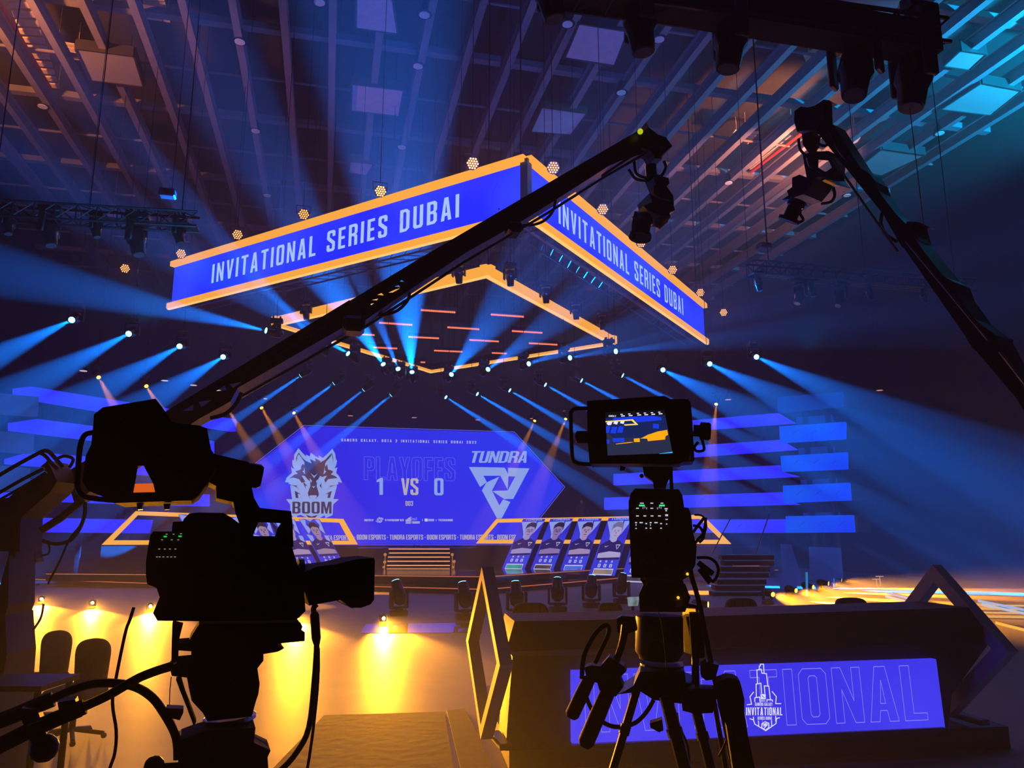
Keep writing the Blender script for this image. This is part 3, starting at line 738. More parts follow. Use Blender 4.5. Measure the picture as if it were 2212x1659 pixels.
for Pn in ([(620, 715), (685, 770), (755, 720), (685, 810)], [(600, 810), (645, 860), (630, 900), (605, 850)], [(775, 820), (720, 870), (735, 900), (765, 850)], [(500, 600), (515, 740), (465, 680), (490, 670)], [(885, 600), (860, 745), (915, 685), (890, 670)], [(640, 955), (675, 970), (715, 955), (675, 1000)], [(450, 760), (510, 770), (600, 880), (605, 1000), (520, 880)], [(930, 765), (860, 780), (750, 880), (740, 1000), (850, 880)]):
    fill(m, [Pn], f6(.07))
m.build('light_marks', LTX, wl)
m = MB(); text(m, 'GAMERS GALAXY: DOTA 2 INVITATIONAL SERIES DUBAI 2022', lambda x, y: PS(720+x/4.809, 930+(y+(x-85)*.018)/4.809, .03), 85, 1485, 112, 84, gap=.3, space=.75); m.build('title_line', WHT, ms)
m = MB(); text(m, 'PLAYOFFS', lambda x, y: PS(720+x/4.809, 930+(y+(x-320)*.012)/4.809, .02), 320, 1265, 512, 272, gap=.07, outline=3.4); m.build('outlined_word', THIN, ms)
m = MB(); text(m, '1', f7(.04), 450, 516, 668, 492); m.build('score', LTX, ms); m = MB(); text(m, '0', f7(.04), 1048, 1145, 673, 495); m.build('score', LTX, ms)
m = MB(); text(m, 'VS', f7(.04), 705, 884, 670, 496, gap=.05); text(m, 'BO3', f7(.03), 750, 828, 782, 733); 
m.build('versus_mark', CRM, ms)
for wd3 in (('HOSTED', 322, 392), ('BY', 400, 418), ('IN', 538, 552), ('PARTNERSHIP', 562, 684), ('WITH', 692, 732), ('|', 924, 928), ('|', 1066, 1070), ('TECHXHUB', 1090, 1240)):
    m = MB(); text(m, wd3[0], f7(.03), wd3[1], wd3[2], 942, 920); m.build('sponsor_line', WHT, ms)
m = MB()
for tt in range(4):
    P_ = [(482+(12+26*k/9)*math.cos(tt*1.57+k*.35), 930+(8+20*k/9)*math.sin(tt*1.57+k*.35)-.2*(12+26*k/9)*math.cos(tt*1.57+k*.35)) for k in range(10)]
    ribbon(m, P_, 5, f7(.03))
m.build('sponsor_logo', WHT, ms); m = MB()
for (x0, y0, x1, y1) in ((752, 925, 762, 945), (766, 915, 776, 945), (780, 905, 790, 945), (794, 897, 804, 945), (752, 950, 806, 956), (752, 960, 806, 966), (813, 895, 816, 966), (822, 912, 850, 916), (858, 905, 866, 914), (822, 926, 872, 930), (822, 944, 898, 950), (822, 955, 898, 965), (948, 914, 980, 945), (984, 920, 1048, 928), (984, 933, 1048, 941)):
    if x0 == 822 and y0 == 912 or x0 == 948: m.build('sponsor_logo', WHT, ms); m = MB()
    fill(m, [[(x0, y0), (x1, y0), (x1, y1), (x0, y1)]], f7(.03))
m.build('sponsor_logo', WHT, ms)
m = MB()
text(m, '- BOOM ESPORTS - TUNDRA ESPORTS - BOOM ESPORTS - TUNDRA ESPORTS - BOOM ESP', f7(.03), 218, 1898, 1133, 1082, gap=.07, space=.2)
m.build('ticker_line', CRM, ms)
m = MB(); text(m, 'TUNDRA ESPORTS', f7(.03), -175, 190, 1138, 1088, gap=.07, space=.2); m.build('ticker_line', CRM, ms)

for x in (690, 900, 1080):
    m = MB(); p = PS(x, 1176)+PS.n*.15; m.box((p.x, p.y, (p.z+1.27)/2+.0), (.3, .25, abs(p.z-1.27)+.02)); m.build('support_leg', TRUSS, ms)
# ------------------------------------------------------------------ side wings: every bar is a thing
WBL = glow('wing_blue', (40, 34, 250), 1.45, True, ((52, 60, 255), .3))
WBR = glow('wing_blue_far', (10, 52, 240), 1.2, False, ((10, 80, 235), .5))
WDM = glow('wing_blue_dim', (34, 52, 118), .8)
WDM2 = glow('wing_blue_dim_right', (12, 44, 140), .8)
PL = vplane((510, 38), (67, 29.5)); PR = vplane((1310, 40), (1690, 35)); PR2 = vplane((1680, 32.5), (1830, 31.2))
def bar(pts, P, th, m_, name, label, group):
    o = thing(name, label, 'screen', P(*pts[0]), group)
    m = MB(); plate(m, pts, P, th); m.build('screen_face', m_, o)
    q = MB(); xs_ = [p[0] for p in pts]; ys_ = [p[1] for p in pts]
    c = P(sum(xs_)/len(xs_), sum(ys_)/len(ys_))+P.n*(th+.08); w = (P(max(xs_), ys_[0])-P(min(xs_), ys_[0])).length*.7
    q.box(c, (w, .12, .3), math.atan2(P.t.y, P.t.x)); q.build('back_rail', TRUSS, o)
    q = MB()
    for k in range(3):
        x = min(xs_)+(max(xs_)-min(xs_))*(.2+.28*k); y = sum(ys_)/len(ys_)
        ribbon(q, [(x, y+4), (x+7, y-3), (x+12, y-5)], .7, lambda a, b: P(a, b, .02))
    q.build('crack_pattern', LINEB, o)
    return o
names = ['top', 'second', 'third', 'fourth', 'fifth']
lb = [[(27, 840), (67, 835), (510, 906), (510, 932), (209, 889), (27, 859)], [(17, 914), (81, 905), (463, 953), (463, 980), (190, 951), (17, 931)], [(9, 992), (72, 976), (455, 1010), (455, 1037), (80, 1008), (9, 1003)], [(-10, 1066), (60, 1060), (453, 1068), (453, 1094), (200, 1087), (-10, 1080)], [(-10, 1118), (60, 1118), (331, 1123), (324, 1152), (98, 1150), (-10, 1150)]]
for i, b in enumerate(lb): bar(b, PL, .35, WBL, 'wing_screen_bar', 'long blue screen bar left of the stage, %s from the top' % (names[i] if i else 'first'), 'left blue bars')
rb = [[(1440, 912), (1505, 907), (1680, 892), (1721, 915), (1500, 931), (1440, 934)], [(1440, 968), (1505, 962), (1685, 950), (1725, 972), (1500, 988), (1440, 991)], [(1325, 1024), (1687, 1006), (1687, 1018), (1729, 1030), (1430, 1044), (1325, 1048)], [(1305, 1075), (1692, 1064), (1693, 1080), (1731, 1090), (1305, 1101)], [(1495, 1122), (1697, 1122), (1697, 1151), (1495, 1151)]]
for i, b in enumerate(rb): bar(b, PR, .35, WBL, 'wing_screen_bar', 'long blue screen bar right of the stage, %s from the top' % (names[i] if i else 'first'), 'right blue bars')
ob = [[(1679, 858), (1820, 846), (1822, 879), (1680, 890)], [(1683, 921), (1826, 911), (1828, 949), (1685, 955)], [(1686, 985), (1831, 978), (1833, 1014), (1688, 1018)], [(1691, 1049), (1837, 1044), (1840, 1081), (1692, 1086)], [(1697, 1115), (1845, 1113), (1848, 1150), (1697, 1151)]]
for i, b in enumerate(ob):
    o = bar(b, PR2, .5, WDM2 if i == 0 else WBR, 'end_screen_panel', 'short blue screen block at the far right of the wing, %s from the top' % (names[i] if i else 'first'), 'right end blocks')
    m = MB(); x, y0, y1 = b[1][0], b[1][1], b[2][1]; P3 = vplane((x, 31.2), (x+44, 33.5)); plate(m, [(x+1, y0), (x+34, y0+6), (x+37, y1), (x+3, y1)], P3, .1); m.build('dark_side', DARKW, o)
bl = None
for i, b in enumerate([[(1720, 902), (1797, 896), (1802, 911), (1720, 917)], [(1725, 968), (1802, 963), (1804, 978), (1725, 982)], [(1730, 1037), (1808, 1033), (1810, 1045), (1730, 1048)], [(1735, 1108), (1814, 1106), (1815, 1114), (1735, 1115)]]):
    P4 = vplane((1700, 34.3), (1830, 33.5)); c_ = P4(sum(p[0] for p in b)/4, b[2][1])+P4.n*.2
    if bl is None:
        bl = thing('back_light_panel', 'stack of dim blue strips showing behind the right end blocks', 'screen', (c_.x, c_.y, 0))
        m = MB(); m.box((c_.x, c_.y, c_.z/2), (.1, .1, c_.z)); m.build('post', BLK, bl)
    m = MB(); plate(m, b, P4, .3); m.build('screen_face', WDM2, bl)
P5 = vplane((85, 28.5), (-30, 26.5))
for i, (y0, y1, x1) in enumerate(((857, 899, 84), (938, 980, 74), (1012, 1062, 66), (1085, 1115, 60))):
    m = MB(); plate(m, [(-40, y0-8), (x1, y0), (x1-2, y1), (-40, y1-6)], P5, .4); tag(m.build('end_screen_panel', WDM), 'dim grey-blue screen block at the left edge, %s from the top' % (names[i] if i else 'first'), 'screen', 'left end blocks')

def posts(P, xs_, ytop, off, what):
    for i, x in enumerate(xs_):
        p = P(x, ytop)+P.n*(off+.2); o = thing('support_post', 'dark upright post behind the %s, %s' % (what, nth(i, len(xs_))), 'post', (p.x, p.y, 0), 'posts behind the '+what)
        m = MB(); m.box((p.x, p.y, p.z/2), (.16, .16, p.z)); m.build('post', TRUSS, o)
        m = MB(); m.box((p.x, p.y, .03), (.7, .7, .06)); m.build('base_plate', TRUSS, o)
posts(PL, (120, 220, 320), 870, .35, 'left blue bars')
posts(PR, (1520, 1640), 905, .35, 'right blue bars')
posts(PR2, (1730, 1780), 855, .5, 'right end blocks')
posts(P5, (-5, 40), 860, .4, 'left end blocks')

# ------------------------------------------------------------------ stage
STG = mat('stage_black', (.035, .03, .028), .3, 0, .1, 4, .3)
STGG = mat('stage_gloss', (.03, .026, .026), .09, 0, .05, 3, .2)
EDGE = glow('stage_edge_line', (205, 110, 70), .9)
EDGEB = glow('stair_edge', (255, 170, 110), 1.2)
zs = .5
def stage_tier(front, z0, z1, name, label, top=STGG):
    o = thing(name, label, 'stage', front[0])
    back = [Vector((front[-1].x, 37.2, 0)), Vector((front[0].x, 37.2, 0))]
    P = [Vector((p.x, p.y, z0)) for p in front+back]
    q = MB(); q.prism(P, (0, 0, z1-z0)); q.build('deck', top, o)
    q = MB()
    for i in range(len(front)-1):
        a, b = [Vector((p.x, p.y, z1-.03)) for p in front[i:i+2]]; q.tube([a+Vector((0, -.02, 0)), b+Vector((0, -.02, 0))], .016, 5)
    q.build('edge_light', EDGE, o)
    return o
f1 = [pz(100, 1238, zs), pz(560, 1241, zs), pz(809, 1241.5, zs), pz(1050, 1244, zs), pz(1262, 1231, zs), pz(1400, 1224, zs), pz(1640, 1221, zs)]
stage_tier(f1, .22, zs, 'stage_deck', 'glossy black upper stage deck with a thin orange edge line')
f2 = [pz(60, 1249, .2), pz(430, 1262, .2), pz(809, 1265, .2), pz(1050, 1271, .2), pz(1387, 1243, .2), pz(1520, 1233, .2), pz(1680, 1230, .2)]
stage_tier(f2, .0, .2, 'stage_step', 'low black front step of the stage with an orange edge line')
zp = zs+.77
m = MB(); m.box((4.3, 41.75, zp/2), (37, 8.9, zp)); o = m.build('stage_platform', STG); tag(o, 'dark raised platform carrying the main screen', 'stage')
st = thing('stage_stairs', 'short flight of stage stairs with glowing orange edges below the main screen', 'stairs', pd(908, 1226, 34))
A = vplane((840, 36), (976, 36))
for i, (y, x0, x1) in enumerate(((1187.5, 841, 972), (1196, 844, 974), (1205, 844, 975), (1214, 845, 976), (1224, 846, 977))):
    a, b = A(x0, y), A(x1, y); dd = -A.n*(.3*(i+.3))
    a, b = a+dd, b+dd; z = zs+.77-.17*i; hs = min(.17, z-zs-.002)
    q = MB(); q.box((a+b)/2*1.0+A.n*.4+Vector((0, 0, z-(a.z+b.z)/2-hs/2)), ((b-a).length, 1.0, hs), math.atan2(A.t.y, A.t.x)); s_ = q.build('step', STGG, st)
    q = MB(); a2, b2 = Vector((a.x, a.y, z-.02)), Vector((b.x, b.y, z-.02)); q.tube([a2-A.n*.11, b2-A.n*.11], .022, 5); q.build('edge_light', EDGEB, s_)
for i, (x, y) in enumerate([(832, 1198), (831, 1214), (829, 1226), (977, 1198), (981, 1213), (979, 1226)]):
    p = pd(x, y, 34.5); q = MB(); q.ball(p, .07, 8); q.cyl((p.x, p.y, .501), p, .015, k=6); tag(q.build('marker_lamp', glow('marker_lamp', (200, 130, 70), 1.)), 'tiny warm lamp %s the stage stairs, %s' % (('left of', 'right of')[i > 2], ('top', 'middle', 'bottom')[i % 3]), 'lamp', 'tiny lamps beside the stage stairs')

# player booths
FRM = glow('booth_frame_amber', (255, 178, 62), 1.2, True)
def booth(outer, inner, P, label, group=None):
    o = thing('player_booth', label, 'booth', P(*outer[0]))
    m = MB(); plate(m, outer, P, .25, [inner]); m.build('light_frame', FRM, o)
    return o
PBL = vplane((775, 35.2), (219, 31.5)); PBR = vplane((1028, 35.2), (1580, 32))
booth([(219, 1177), (293, 1104), (742, 1121), (773, 1176)], [(245, 1167), (298, 1113), (733, 1129), (754, 1168)], PBL, 'glowing amber trapezoid frame of the left player booth')
booth([(1028, 1174), (1072, 1121), (1517, 1112), (1580, 1175)], [(1044, 1166), (1076, 1129), (1511, 1121), (1557, 1166)], PBR, 'glowing amber trapezoid frame of the right player booth')
for P, x0, x1, lab in ((PBL, 219, 773, 'left'), (PBR, 1028, 1580, 'right')):
    a, b = P(x0, 1176), P(x1, 1176); a.z = b.z = 0; zt_ = min(P(x0, 1177).z, P(x1, 1177).z)-.01
    q = MB(); q.prism([a+Vector((0, 0, zs+.001)), b+Vector((0, 0, zs+.001)), b+P.n*1.1+Vector((0, 0, zs+.001)), a+P.n*1.1+Vector((0, 0, zs+.001))], (0, 0, zt_-zs)); tag(q.build('booth_platform', STG), 'dark low platform carrying the %s player booth' % lab, 'platform')
SKIN = [glow('screen_skin_%d' % i, c, 1.) for i, c in enumerate([(165, 150, 215), (150, 125, 185), (175, 150, 200), (185, 175, 225), (160, 135, 175)])]
HAIR = [glow('screen_hair_%d' % i, c, 1.) for i, c in enumerate([(50, 40, 95), (40, 28, 55), (35, 28, 60), (120, 115, 165), (35, 28, 50)])]
SHRT = glow('screen_shirt', (36, 30, 110), 1.)
BNBL = glow('banner_blue', (48, 42, 225), 1., True, ((55, 70, 240), .8))
TH = [glow('thumb_%d' % i, c, 1., False, (c2, 3.)) for i, (c, c2) in enumerate([((20, 90, 130), (40, 170, 170)), ((140, 90, 90), (70, 60, 80)), ((40, 60, 220), (80, 120, 240)), ((60, 100, 150), (170, 140, 120)), ((110, 120, 130), (60, 60, 90))])]
WHTL = glow('banner_logo_light', (150, 170, 250), 1.)
def banner(q4, P, label, group, k, left):
    tl, tr, br, bl = [Vector((*p, 0)) for p in q4]
    def f(off):
        def g(u, v):
            p = (tl.lerp(tr, u)).lerp(bl.lerp(br, u), v); return P(p.x, p.y, off)
        return g
    o = thing('player_banner', label, 'banner', P(*q4[3]), group)
    m = MB(); plate(m, q4, P, .12); m.build('screen_panel', BNBL, o)
    m = MB()
    if left:
        for pt in ([(.02, .0), (.3, .02), (.2, .12), (.35, .2), (.12, .3)], [(.98, .0), (.75, .02), (.85, .12), (.72, .2), (.9, .3)], [(.3, .0), (.5, .05), (.7, .0)], [(.0, .3), (.25, .33), (.22, .46), (.06, .44)], [(.8, .32), (.98, .33), (.95, .45), (.8, .46)]): fill(m, [pt], f(.02))
    else:
        fill(m, [[(.0, .06), (.66, .05), (.68, .16), (.5, .42), (.36, .42), (.3, .3)]], f(.02)); fill(m, [[(.72, .06), (1., .05), (.72, .3)]], f(.02))
        text(m, 'TUNDRA', f(.02), .12, .88, .035, -.01, gap=.05)
    m.build('logo', WHTL, o)
    cx, cy = (.52, .24)
    ell = lambda x, y, a, b, n_=14: [(x+a*math.cos(2*math.pi*i/n_), y+b*math.sin(2*math.pi*i/n_)) for i in range(n_)]
    m = MB(); fill(m, [[(cx-.1, .3), (cx+.1, .3), (cx+.13, .42), (cx-.13, .42)]], f(.025)); fill(m, [ell(cx, cy, .2, .13)], f(.03)); fill(m, [[(.08, .62), (.5, .58), (.95, .6), (.97, .68), (.1, .7)]], f(.035))
    po = m.build('portrait', SKIN[k], o)
    m = MB(); fill(m, [[(cx-.22, cy-.02), (cx-.22, cy-.12), (cx-.08, cy-.17), (cx+.1, cy-.17), (cx+.22, cy-.12), (cx+.22, cy-.01), (cx+.17, cy-.07), (cx-.05, cy-.09), (cx-.17, cy-.06)]], f(.04))
    for sx in (-1, 1):
        fill(m, [ell(cx+sx*.075, cy-.01, .03, .009, 8)], f(.04)); fill(m, [[(cx+sx*.03, cy-.035), (cx+sx*.12, cy-.035), (cx+sx*.12, cy-.028), (cx+sx*.03, cy-.028)]], f(.04))
        if k in (0, 1): ribbon(m, ell(cx+sx*.08, cy-.008, .065, .026, 10), .008, f(.045), True)
    fill(m, [[(cx-.06, cy+.065), (cx+.06, cy+.065), (cx+.05, cy+.075), (cx-.05, cy+.075)]], f(.04)); fill(m, [[(cx-.012, cy+.0), (cx+.012, cy+.0), (cx+.022, cy+.035), (cx-.022, cy+.035)]], f(.038))
    m.build('hair_and_features', HAIR[k], po)
    m = MB(); fill(m, [[(.04, .47), (.36, .38), (.43, .41), (.52, .43), (.61, .41), (.68, .38), (.98, .46), (.99, .62), (.5, .58), (.05, .64)]], f(.033)); fill(m, [[(.1, .68), (.96, .66), (.96, .72), (.1, .74)]], f(.033)); m.build('shirt', SHRT, po)
    m = MB()
    fill(m, [[(.22, .485), (.27, .5), (.42, .48), (.27, .512)]], f(.045)); ribbon(m, [(.68, .47), (.84, .47), (.76, .54)], .012, f(.045), True)
    for j, ch in enumerate('KDA'):
        text(m, ch, f(.04), .25+.22*j, .25+.22*j+.07, .775, .74); text(m, '0', f(.04), .23+.22*j, .23+.22*j+.1, .86, .8)
    ribbon(m, [(.14, .91), (.86, .91), (.86, 1.0), (.14, 1.0)] if not k == 3 else [(.14, .89), (.86, .89), (.86, .985), (.14, .985)], .018, f(.045), True)
    m.build('white_lettering', WHT, o)
    m = MB(); fill(m, [[(.14, .9), (.86, .9), (.86, .995), (.14, .995)]], f(.035)); m.build('thumbnail', TH[k], o)
PBB = vplane((1085, 33.2), (1405, 31))
bq = [[(1130, 1121), (1178, 1121), (1133, 1229), (1084, 1228)], [(1189, 1121), (1238, 1120), (1195, 1230), (1146, 1229)], [(1250, 1120), (1300, 1120), (1262, 1232), (1210, 1231)], [(1315, 1119), (1366, 1118), (1328, 1244), (1271, 1242)], [(1381, 1118), (1434, 1117), (1398, 1258), (1341, 1255)]]
desc = ['with a portrait in thin glasses, first in the right booth', 'with a portrait in dark-rimmed glasses, second in the right booth', 'with a portrait with crossed arms, third in the right booth', 'with a fair-haired portrait, fourth in the right booth', 'half hidden by the tripod camera, last in the right booth']
for i, q in enumerate(bq): banner(q, PBB, 'slanted blue player banner '+desc[i], 'slanted banners of the right booth', i, False)
PBC = vplane((749, 33.2), (380, 30))
bq = [[(645, 1121), (690, 1121), (749, 1230), (701, 1230)], [(590, 1120), (636, 1121), (692, 1232), (640, 1233)], [(532, 1118), (580, 1119), (634, 1236), (580, 1237)], [(462, 1115), (514, 1117), (572, 1240), (516, 1242)], [(385, 1111), (440, 1113), (500, 1246), (440, 1248)]]
desc = ['nearest the stage stairs in the left booth', 'second from the stage stairs in the left booth', 'third from the stairs, seen through the camera handle', 'fourth from the stairs, behind the left camera', 'last in the left booth, almost hidden by the left camera']
for i, q in enumerate(bq): banner(q, PBC, 'slanted blue player banner '+desc[i], 'slanted banners of the left booth', (4, 2, 4, 1, 0)[i], True)

# side stairs, dim boxes and floor strips at the right
tg = thing('side_stairs', 'dim side stairs with pale edges right of the tripod camera', 'stairs', pd(1600, 1290, 26))
for i, (y, x0, x1) in enumerate(((1198, 1555, 1667), (1210, 1560, 1666), (1223, 1553, 1658), (1236, 1550, 1655), (1250, 1545, 1650), (1263, 1540, 1647), (1277, 1535, 1640))):
    P = facing(28-.45*i); q = MB(); a, b = P(x0, y), P(x1, y); q.box((a+b)/2+Vector((0, 0, -.09)), ((b-a).length, .5, .16), -YAW); s_ = q.build('step', DARKW, tg)
    q = MB(); q.tube([a-P.n*.27, b-P.n*.27], .012, 5); q.build('edge_strip', glow('pale_edge', (60, 85, 150), .4), s_)
for x, y0, x1, y1 in ((1578, 1120, 1538, 1196), (1662, 1110, 1633, 1196)):
    q = MB(); P = facing(27); q.tube([P(x, y0), P(x1, y1)], .02, 6); tag(q.build('handrail', GREY), 'thin slanted handrail of the side stairs, %s one' % ('left' if x < 1600 else 'right'), 'handrail')
for pts, lab in (([(1686, 1175), (1709, 1176), (1734, 1255), (1692, 1252)], 'dim blue slanted box with painted glow left of the square one behind the floor lights'), ([(1747, 1181), (1816, 1183), (1822, 1250), (1750, 1246)], 'dim blue square box with painted glow behind the amber floor lights')):
    P = facing(28); m = MB(); plate(m, pts, P, .4); c_ = P(sum(p[0] for p in pts)/4, 1240)+P.n*.2; m.box((c_.x, c_.y, c_.z/2), (.5, .3, c_.z)); tag(m.build('painted_glow_box', glow('dim_box', (22, 44, 120), .8, False, ((30, 60, 150), .6))), lab, 'box')  # blue light falling on the boxes is painted as dim emission
m = MB(); P = facing(24.5); plate(m, [(1740, 1236), (1745, 1236), (1746, 1288), (1741, 1288)], P, .05); tag(m.build('light_tube', glow('tube', (40, 130, 200), 1.)), 'short upright blue light tube among the amber floor lights', 'lamp')
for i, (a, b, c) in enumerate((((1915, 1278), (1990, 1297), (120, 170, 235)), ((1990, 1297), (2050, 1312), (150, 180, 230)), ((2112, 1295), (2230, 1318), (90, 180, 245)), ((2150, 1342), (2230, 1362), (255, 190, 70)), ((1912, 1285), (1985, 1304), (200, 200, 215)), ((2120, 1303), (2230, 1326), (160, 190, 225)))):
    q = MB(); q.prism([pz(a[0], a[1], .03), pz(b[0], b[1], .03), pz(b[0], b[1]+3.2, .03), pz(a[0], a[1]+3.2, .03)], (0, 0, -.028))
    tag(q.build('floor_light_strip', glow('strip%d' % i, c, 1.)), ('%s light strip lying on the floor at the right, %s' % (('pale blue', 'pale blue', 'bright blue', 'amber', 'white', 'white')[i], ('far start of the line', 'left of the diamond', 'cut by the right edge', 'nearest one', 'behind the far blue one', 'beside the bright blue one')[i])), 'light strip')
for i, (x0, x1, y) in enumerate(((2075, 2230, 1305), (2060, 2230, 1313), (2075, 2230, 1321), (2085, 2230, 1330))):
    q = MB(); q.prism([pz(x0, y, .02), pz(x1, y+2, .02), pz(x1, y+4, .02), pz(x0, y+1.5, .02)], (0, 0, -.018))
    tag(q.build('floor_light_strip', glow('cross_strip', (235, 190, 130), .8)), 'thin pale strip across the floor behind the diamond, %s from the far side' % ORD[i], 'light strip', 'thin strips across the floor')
for i, (x, y) in enumerate(((1900, 1245), (1893, 1251))):
    q = MB(); P = facing(30); a = P(x, y); q.box(a, (.28, .05, .025), -YAW); q.cyl((a.x, a.y, 0), a, .012, k=6); tag(q.build('exit_marker_lamp', glow('em', (230, 170, 120), 1.)), ('tiny warm lamp far right of the floor lights, upper one', 'tiny warm lamp far right of the floor lights, lower one')[i], 'lamp')

# floor coverings near the camera
matm = mat('floor_mat', (.13, .11, .08), .8, 0, .06, 8, .25)
m = MB(); m.prism([pz(1003, 1530, .012), pz(965, 1535, .012), pz(1000, 1680, .012), pz(1075, 1680, .012), pz(1035, 1590, .012)], (0, 0, -.011)); tag(m.build('cable_cover', matm), 'dark rubber cable cover on the floor left of the desk diamond', 'cable cover')
m = MB(); m.prism([pz(700, 1545, .01), pz(960, 1537, .01), pz(985, 1690, .01), pz(560, 1690, .01)], (0, 0, -.009)); tag(m.build('floor_mat', matm), 'worn floor mat between the left camera and the desk', 'mat')
m = MB(); m.prism([pz(790, 1348, .01), pz(1040, 1345, .01), pz(1040, 1366, .01), pz(780, 1367, .01)], (0, 0, -.009)); tag(m.build('floor_strip', STGG), 'glossy dark strip of floor before the stage reflecting the screen', 'floor strip')

# ------------------------------------------------------------------ analyst desk
zpl = EYE-1.71                                            # top of the plinth under the desk
A0 = pz(1235, 1605, EYE-1.62); B0 = pz(2042, 1575, EYE-1.62)
def stat(p):                                              # (pixel x, distance) station of a point
    d = (p-E0).dot(_N); return d
DP = vplane((1235, stat(A0)), (2042, stat(B0)))
desk = thing('presenter_desk', 'long black presenter desk with a recessed blue front screen at the lower right', 'desk', A0)
BODY = mat('desk_black', (.028, .022, .018), .55, 0, .15, 8)
DBL = glow('desk_screen_blue', (62, 60, 236), 1.1, True, ((52, 48, 225), .8))
bk = lambda off: (lambda x, y: DP(x, y, off))
m = MB(); plate(m, [(1092, 1326), (1240, 1324), (2092, 1312), (2146, 1384), (2120, 1390), (1235, 1403), (1092, 1408)], DP, .65); m.build('top_body', BODY, desk)
class _Q: pass
def shifted(P, back):
    def f(x, y, off=0.): return P(x, y, off-back)
    f.n = P.n; f.t = P.t
    return f
DQ = shifted(DP, .06)
m = MB(); plate(m, [(1092, 1400), (1232, 1398), (2146, 1376), (2056, 1500), (2046, 1590), (1232, 1618), (1092, 1622)], shifted(DP, .14), .5); m.build('front_board', BODY, desk)
m = MB(); plate(m, [(1232, 1447), (2022, 1424), (2042, 1575), (1236, 1606)], DQ, .06); ds = m.build('front_screen', DBL, desk)
m = MB(); plate(m, [(1236, 1604), (2042, 1572), (2042, 1580), (1236, 1612)], shifted(DP, .03), .08); m.build('screen_lip', mat('lip', (.2, .18, .25), .5), desk)
P0 = [Vector((1240, 1449, 0)), Vector((2022, 1426, 0)), Vector((2041, 1573, 0)), Vector((1240, 1603, 0))]
m = MB()
def g(u, v):
    t = (u-1232)/(2032-1232); top = Vector((1232, 1447, 0)).lerp(Vector((2022, 1424, 0)), t); bot = Vector((1236, 1606, 0)).lerp(Vector((2042, 1575, 0)), t)
    p = top.lerp(bot, v); return DP(p.x, p.y, -.045)
text(m, 'INVITATIONAL', g, 1262, 1998, .84, .07, gap=.1, outline=.0)if False else None
def outl(txt, u0, u1, v0, v1, w):
    L, wd_ = layout(txt, .1); s = (u1-u0)/wd_
    for x, gl in L:
        for l in gl:
            ribbon(m, [(u0+(x+p[0])*s, 100*(v0+p[1]*(v1-v0))) for p in l], w, lambda a, b: g(a, b/100), True)
outl('INVITATIONAL', 1262, 1998, .86, .08, 1.1)
m.build('outlined_word', glow('desk_outline', (135, 130, 250), 1.), ds)
m = MB(); f8 = lambda x, y: DP(1580+x/8.729, 1410+y/8.729, -.035)
for pl in ([(440, 925), (440, 850), (530, 835), (540, 925)], [(470, 840), (465, 590), (555, 575), (570, 760)], [(490, 580), (480, 325), (560, 310), (575, 385), (660, 395), (685, 620)], [(525, 310), (525, 255), (548, 245), (545, 215), (605, 215), (615, 385)], [(630, 760), (620, 625), (705, 630), (735, 880)], [(670, 920), (670, 885), (770, 890), (775, 915)], [(415, 745), (350, 830), (380, 970), (300, 980)], [(770, 735), (845, 825), (835, 960), (930, 960)],
           [(350, 1245), (415, 1265), (440, 1345), (648, 1470), (840, 1335), (850, 1240), (905, 1225)], [(415, 1215), (420, 1290)], [(835, 1200), (835, 1290)], [(510, 1290), (515, 1390)], [(755, 1280), (760, 1370)], [(635, 1300), (575, 1340), (570, 1410), (645, 1460), (705, 1405), (705, 1330), (635, 1300)], [(600, 1350), (660, 1330), (610, 1380), (680, 1350), (620, 1420)]):
    ribbon(m, pl, 17, f8)
fill(m, [[(552, 778), (645, 778), (647, 878), (554, 880)], [(575, 800), (625, 850), (620, 860), (570, 812)]], f8)
text(m, 'DOTA', f8, 560, 640, 922, 893); text(m, 'GAMERS GALAXY', f8, 445, 775, 1000, 940, gap=.12); text(m, 'INVITATIONAL', f8, 275, 960, 1180, 1030, gap=.12); text(m, 'SERIES DUBAI', f8, 492, 762, 1262, 1205, gap=.1)
m.build('event_logo', glow('desk_logo', (225, 225, 255), 1.), ds)
# plinth
c = (A0+B0)/2; ang = math.atan2(DP.t.y, DP.t.x)
q = MB(); P_ = [pz(1100, 1612, zpl), pz(2178, 1569, zpl)]; dd = (P_[1]-P_[0]); bkv = DP.n*2.6
q.prism([P_[0], P_[1], P_[1]+bkv, P_[0]+bkv], (0, 0, -zpl+.001)); tag(q.build('desk_plinth', mat('plinth', (.05, .04, .035), .4, 0, .1, 5)), 'low dark plinth under the presenter desk', 'platform')
# diamond frames
ORC = mat('frame_white', (.75, .7, .66), .55, 0, .05, 5, .05)
def diamond(cen, half_h, half_d, dirv, th, wid, label):
    o = thing('diamond_frame', label, 'frame', cen-Vector((0, 0, half_h)))
    up = Vector((0, 0, 1)); sd = dirv.cross(up).normalized()
    V = [cen+up*half_h, cen+dirv*half_d, cen-up*half_h, cen-dirv*half_d]
    k = 1-wid/half_h
    I = [cen+(v-cen)*k for v in V]
    q = MB(); P = []
    for v in V+I: P += [v+sd*th/2, v-sd*th/2]
    F = []
    for i in range(4):
        j = (i+1) % 4; a, b, c_, d_ = 2*i, 2*j, 8+2*i, 8+2*j
        F += [(a, b, b+1, a+1), (c_, c_+1, d_+1, d_), (a, c_, d_, b), (a+1, b+1, d_+1, c_+1)]
    q.add(P, F); q.build('timber_frame', ORC, o)
    q = MB(); q.bbox(cen-up*(half_h+.0)-dirv*.05+sd*.1, (.1, .45, .05), .01); q.build('foot_bracket', GREY, o)
    return o
hd = Vector((.0, 1, 0))
nearL = 6.05; pL = pd(1052, 1410, 6.7)
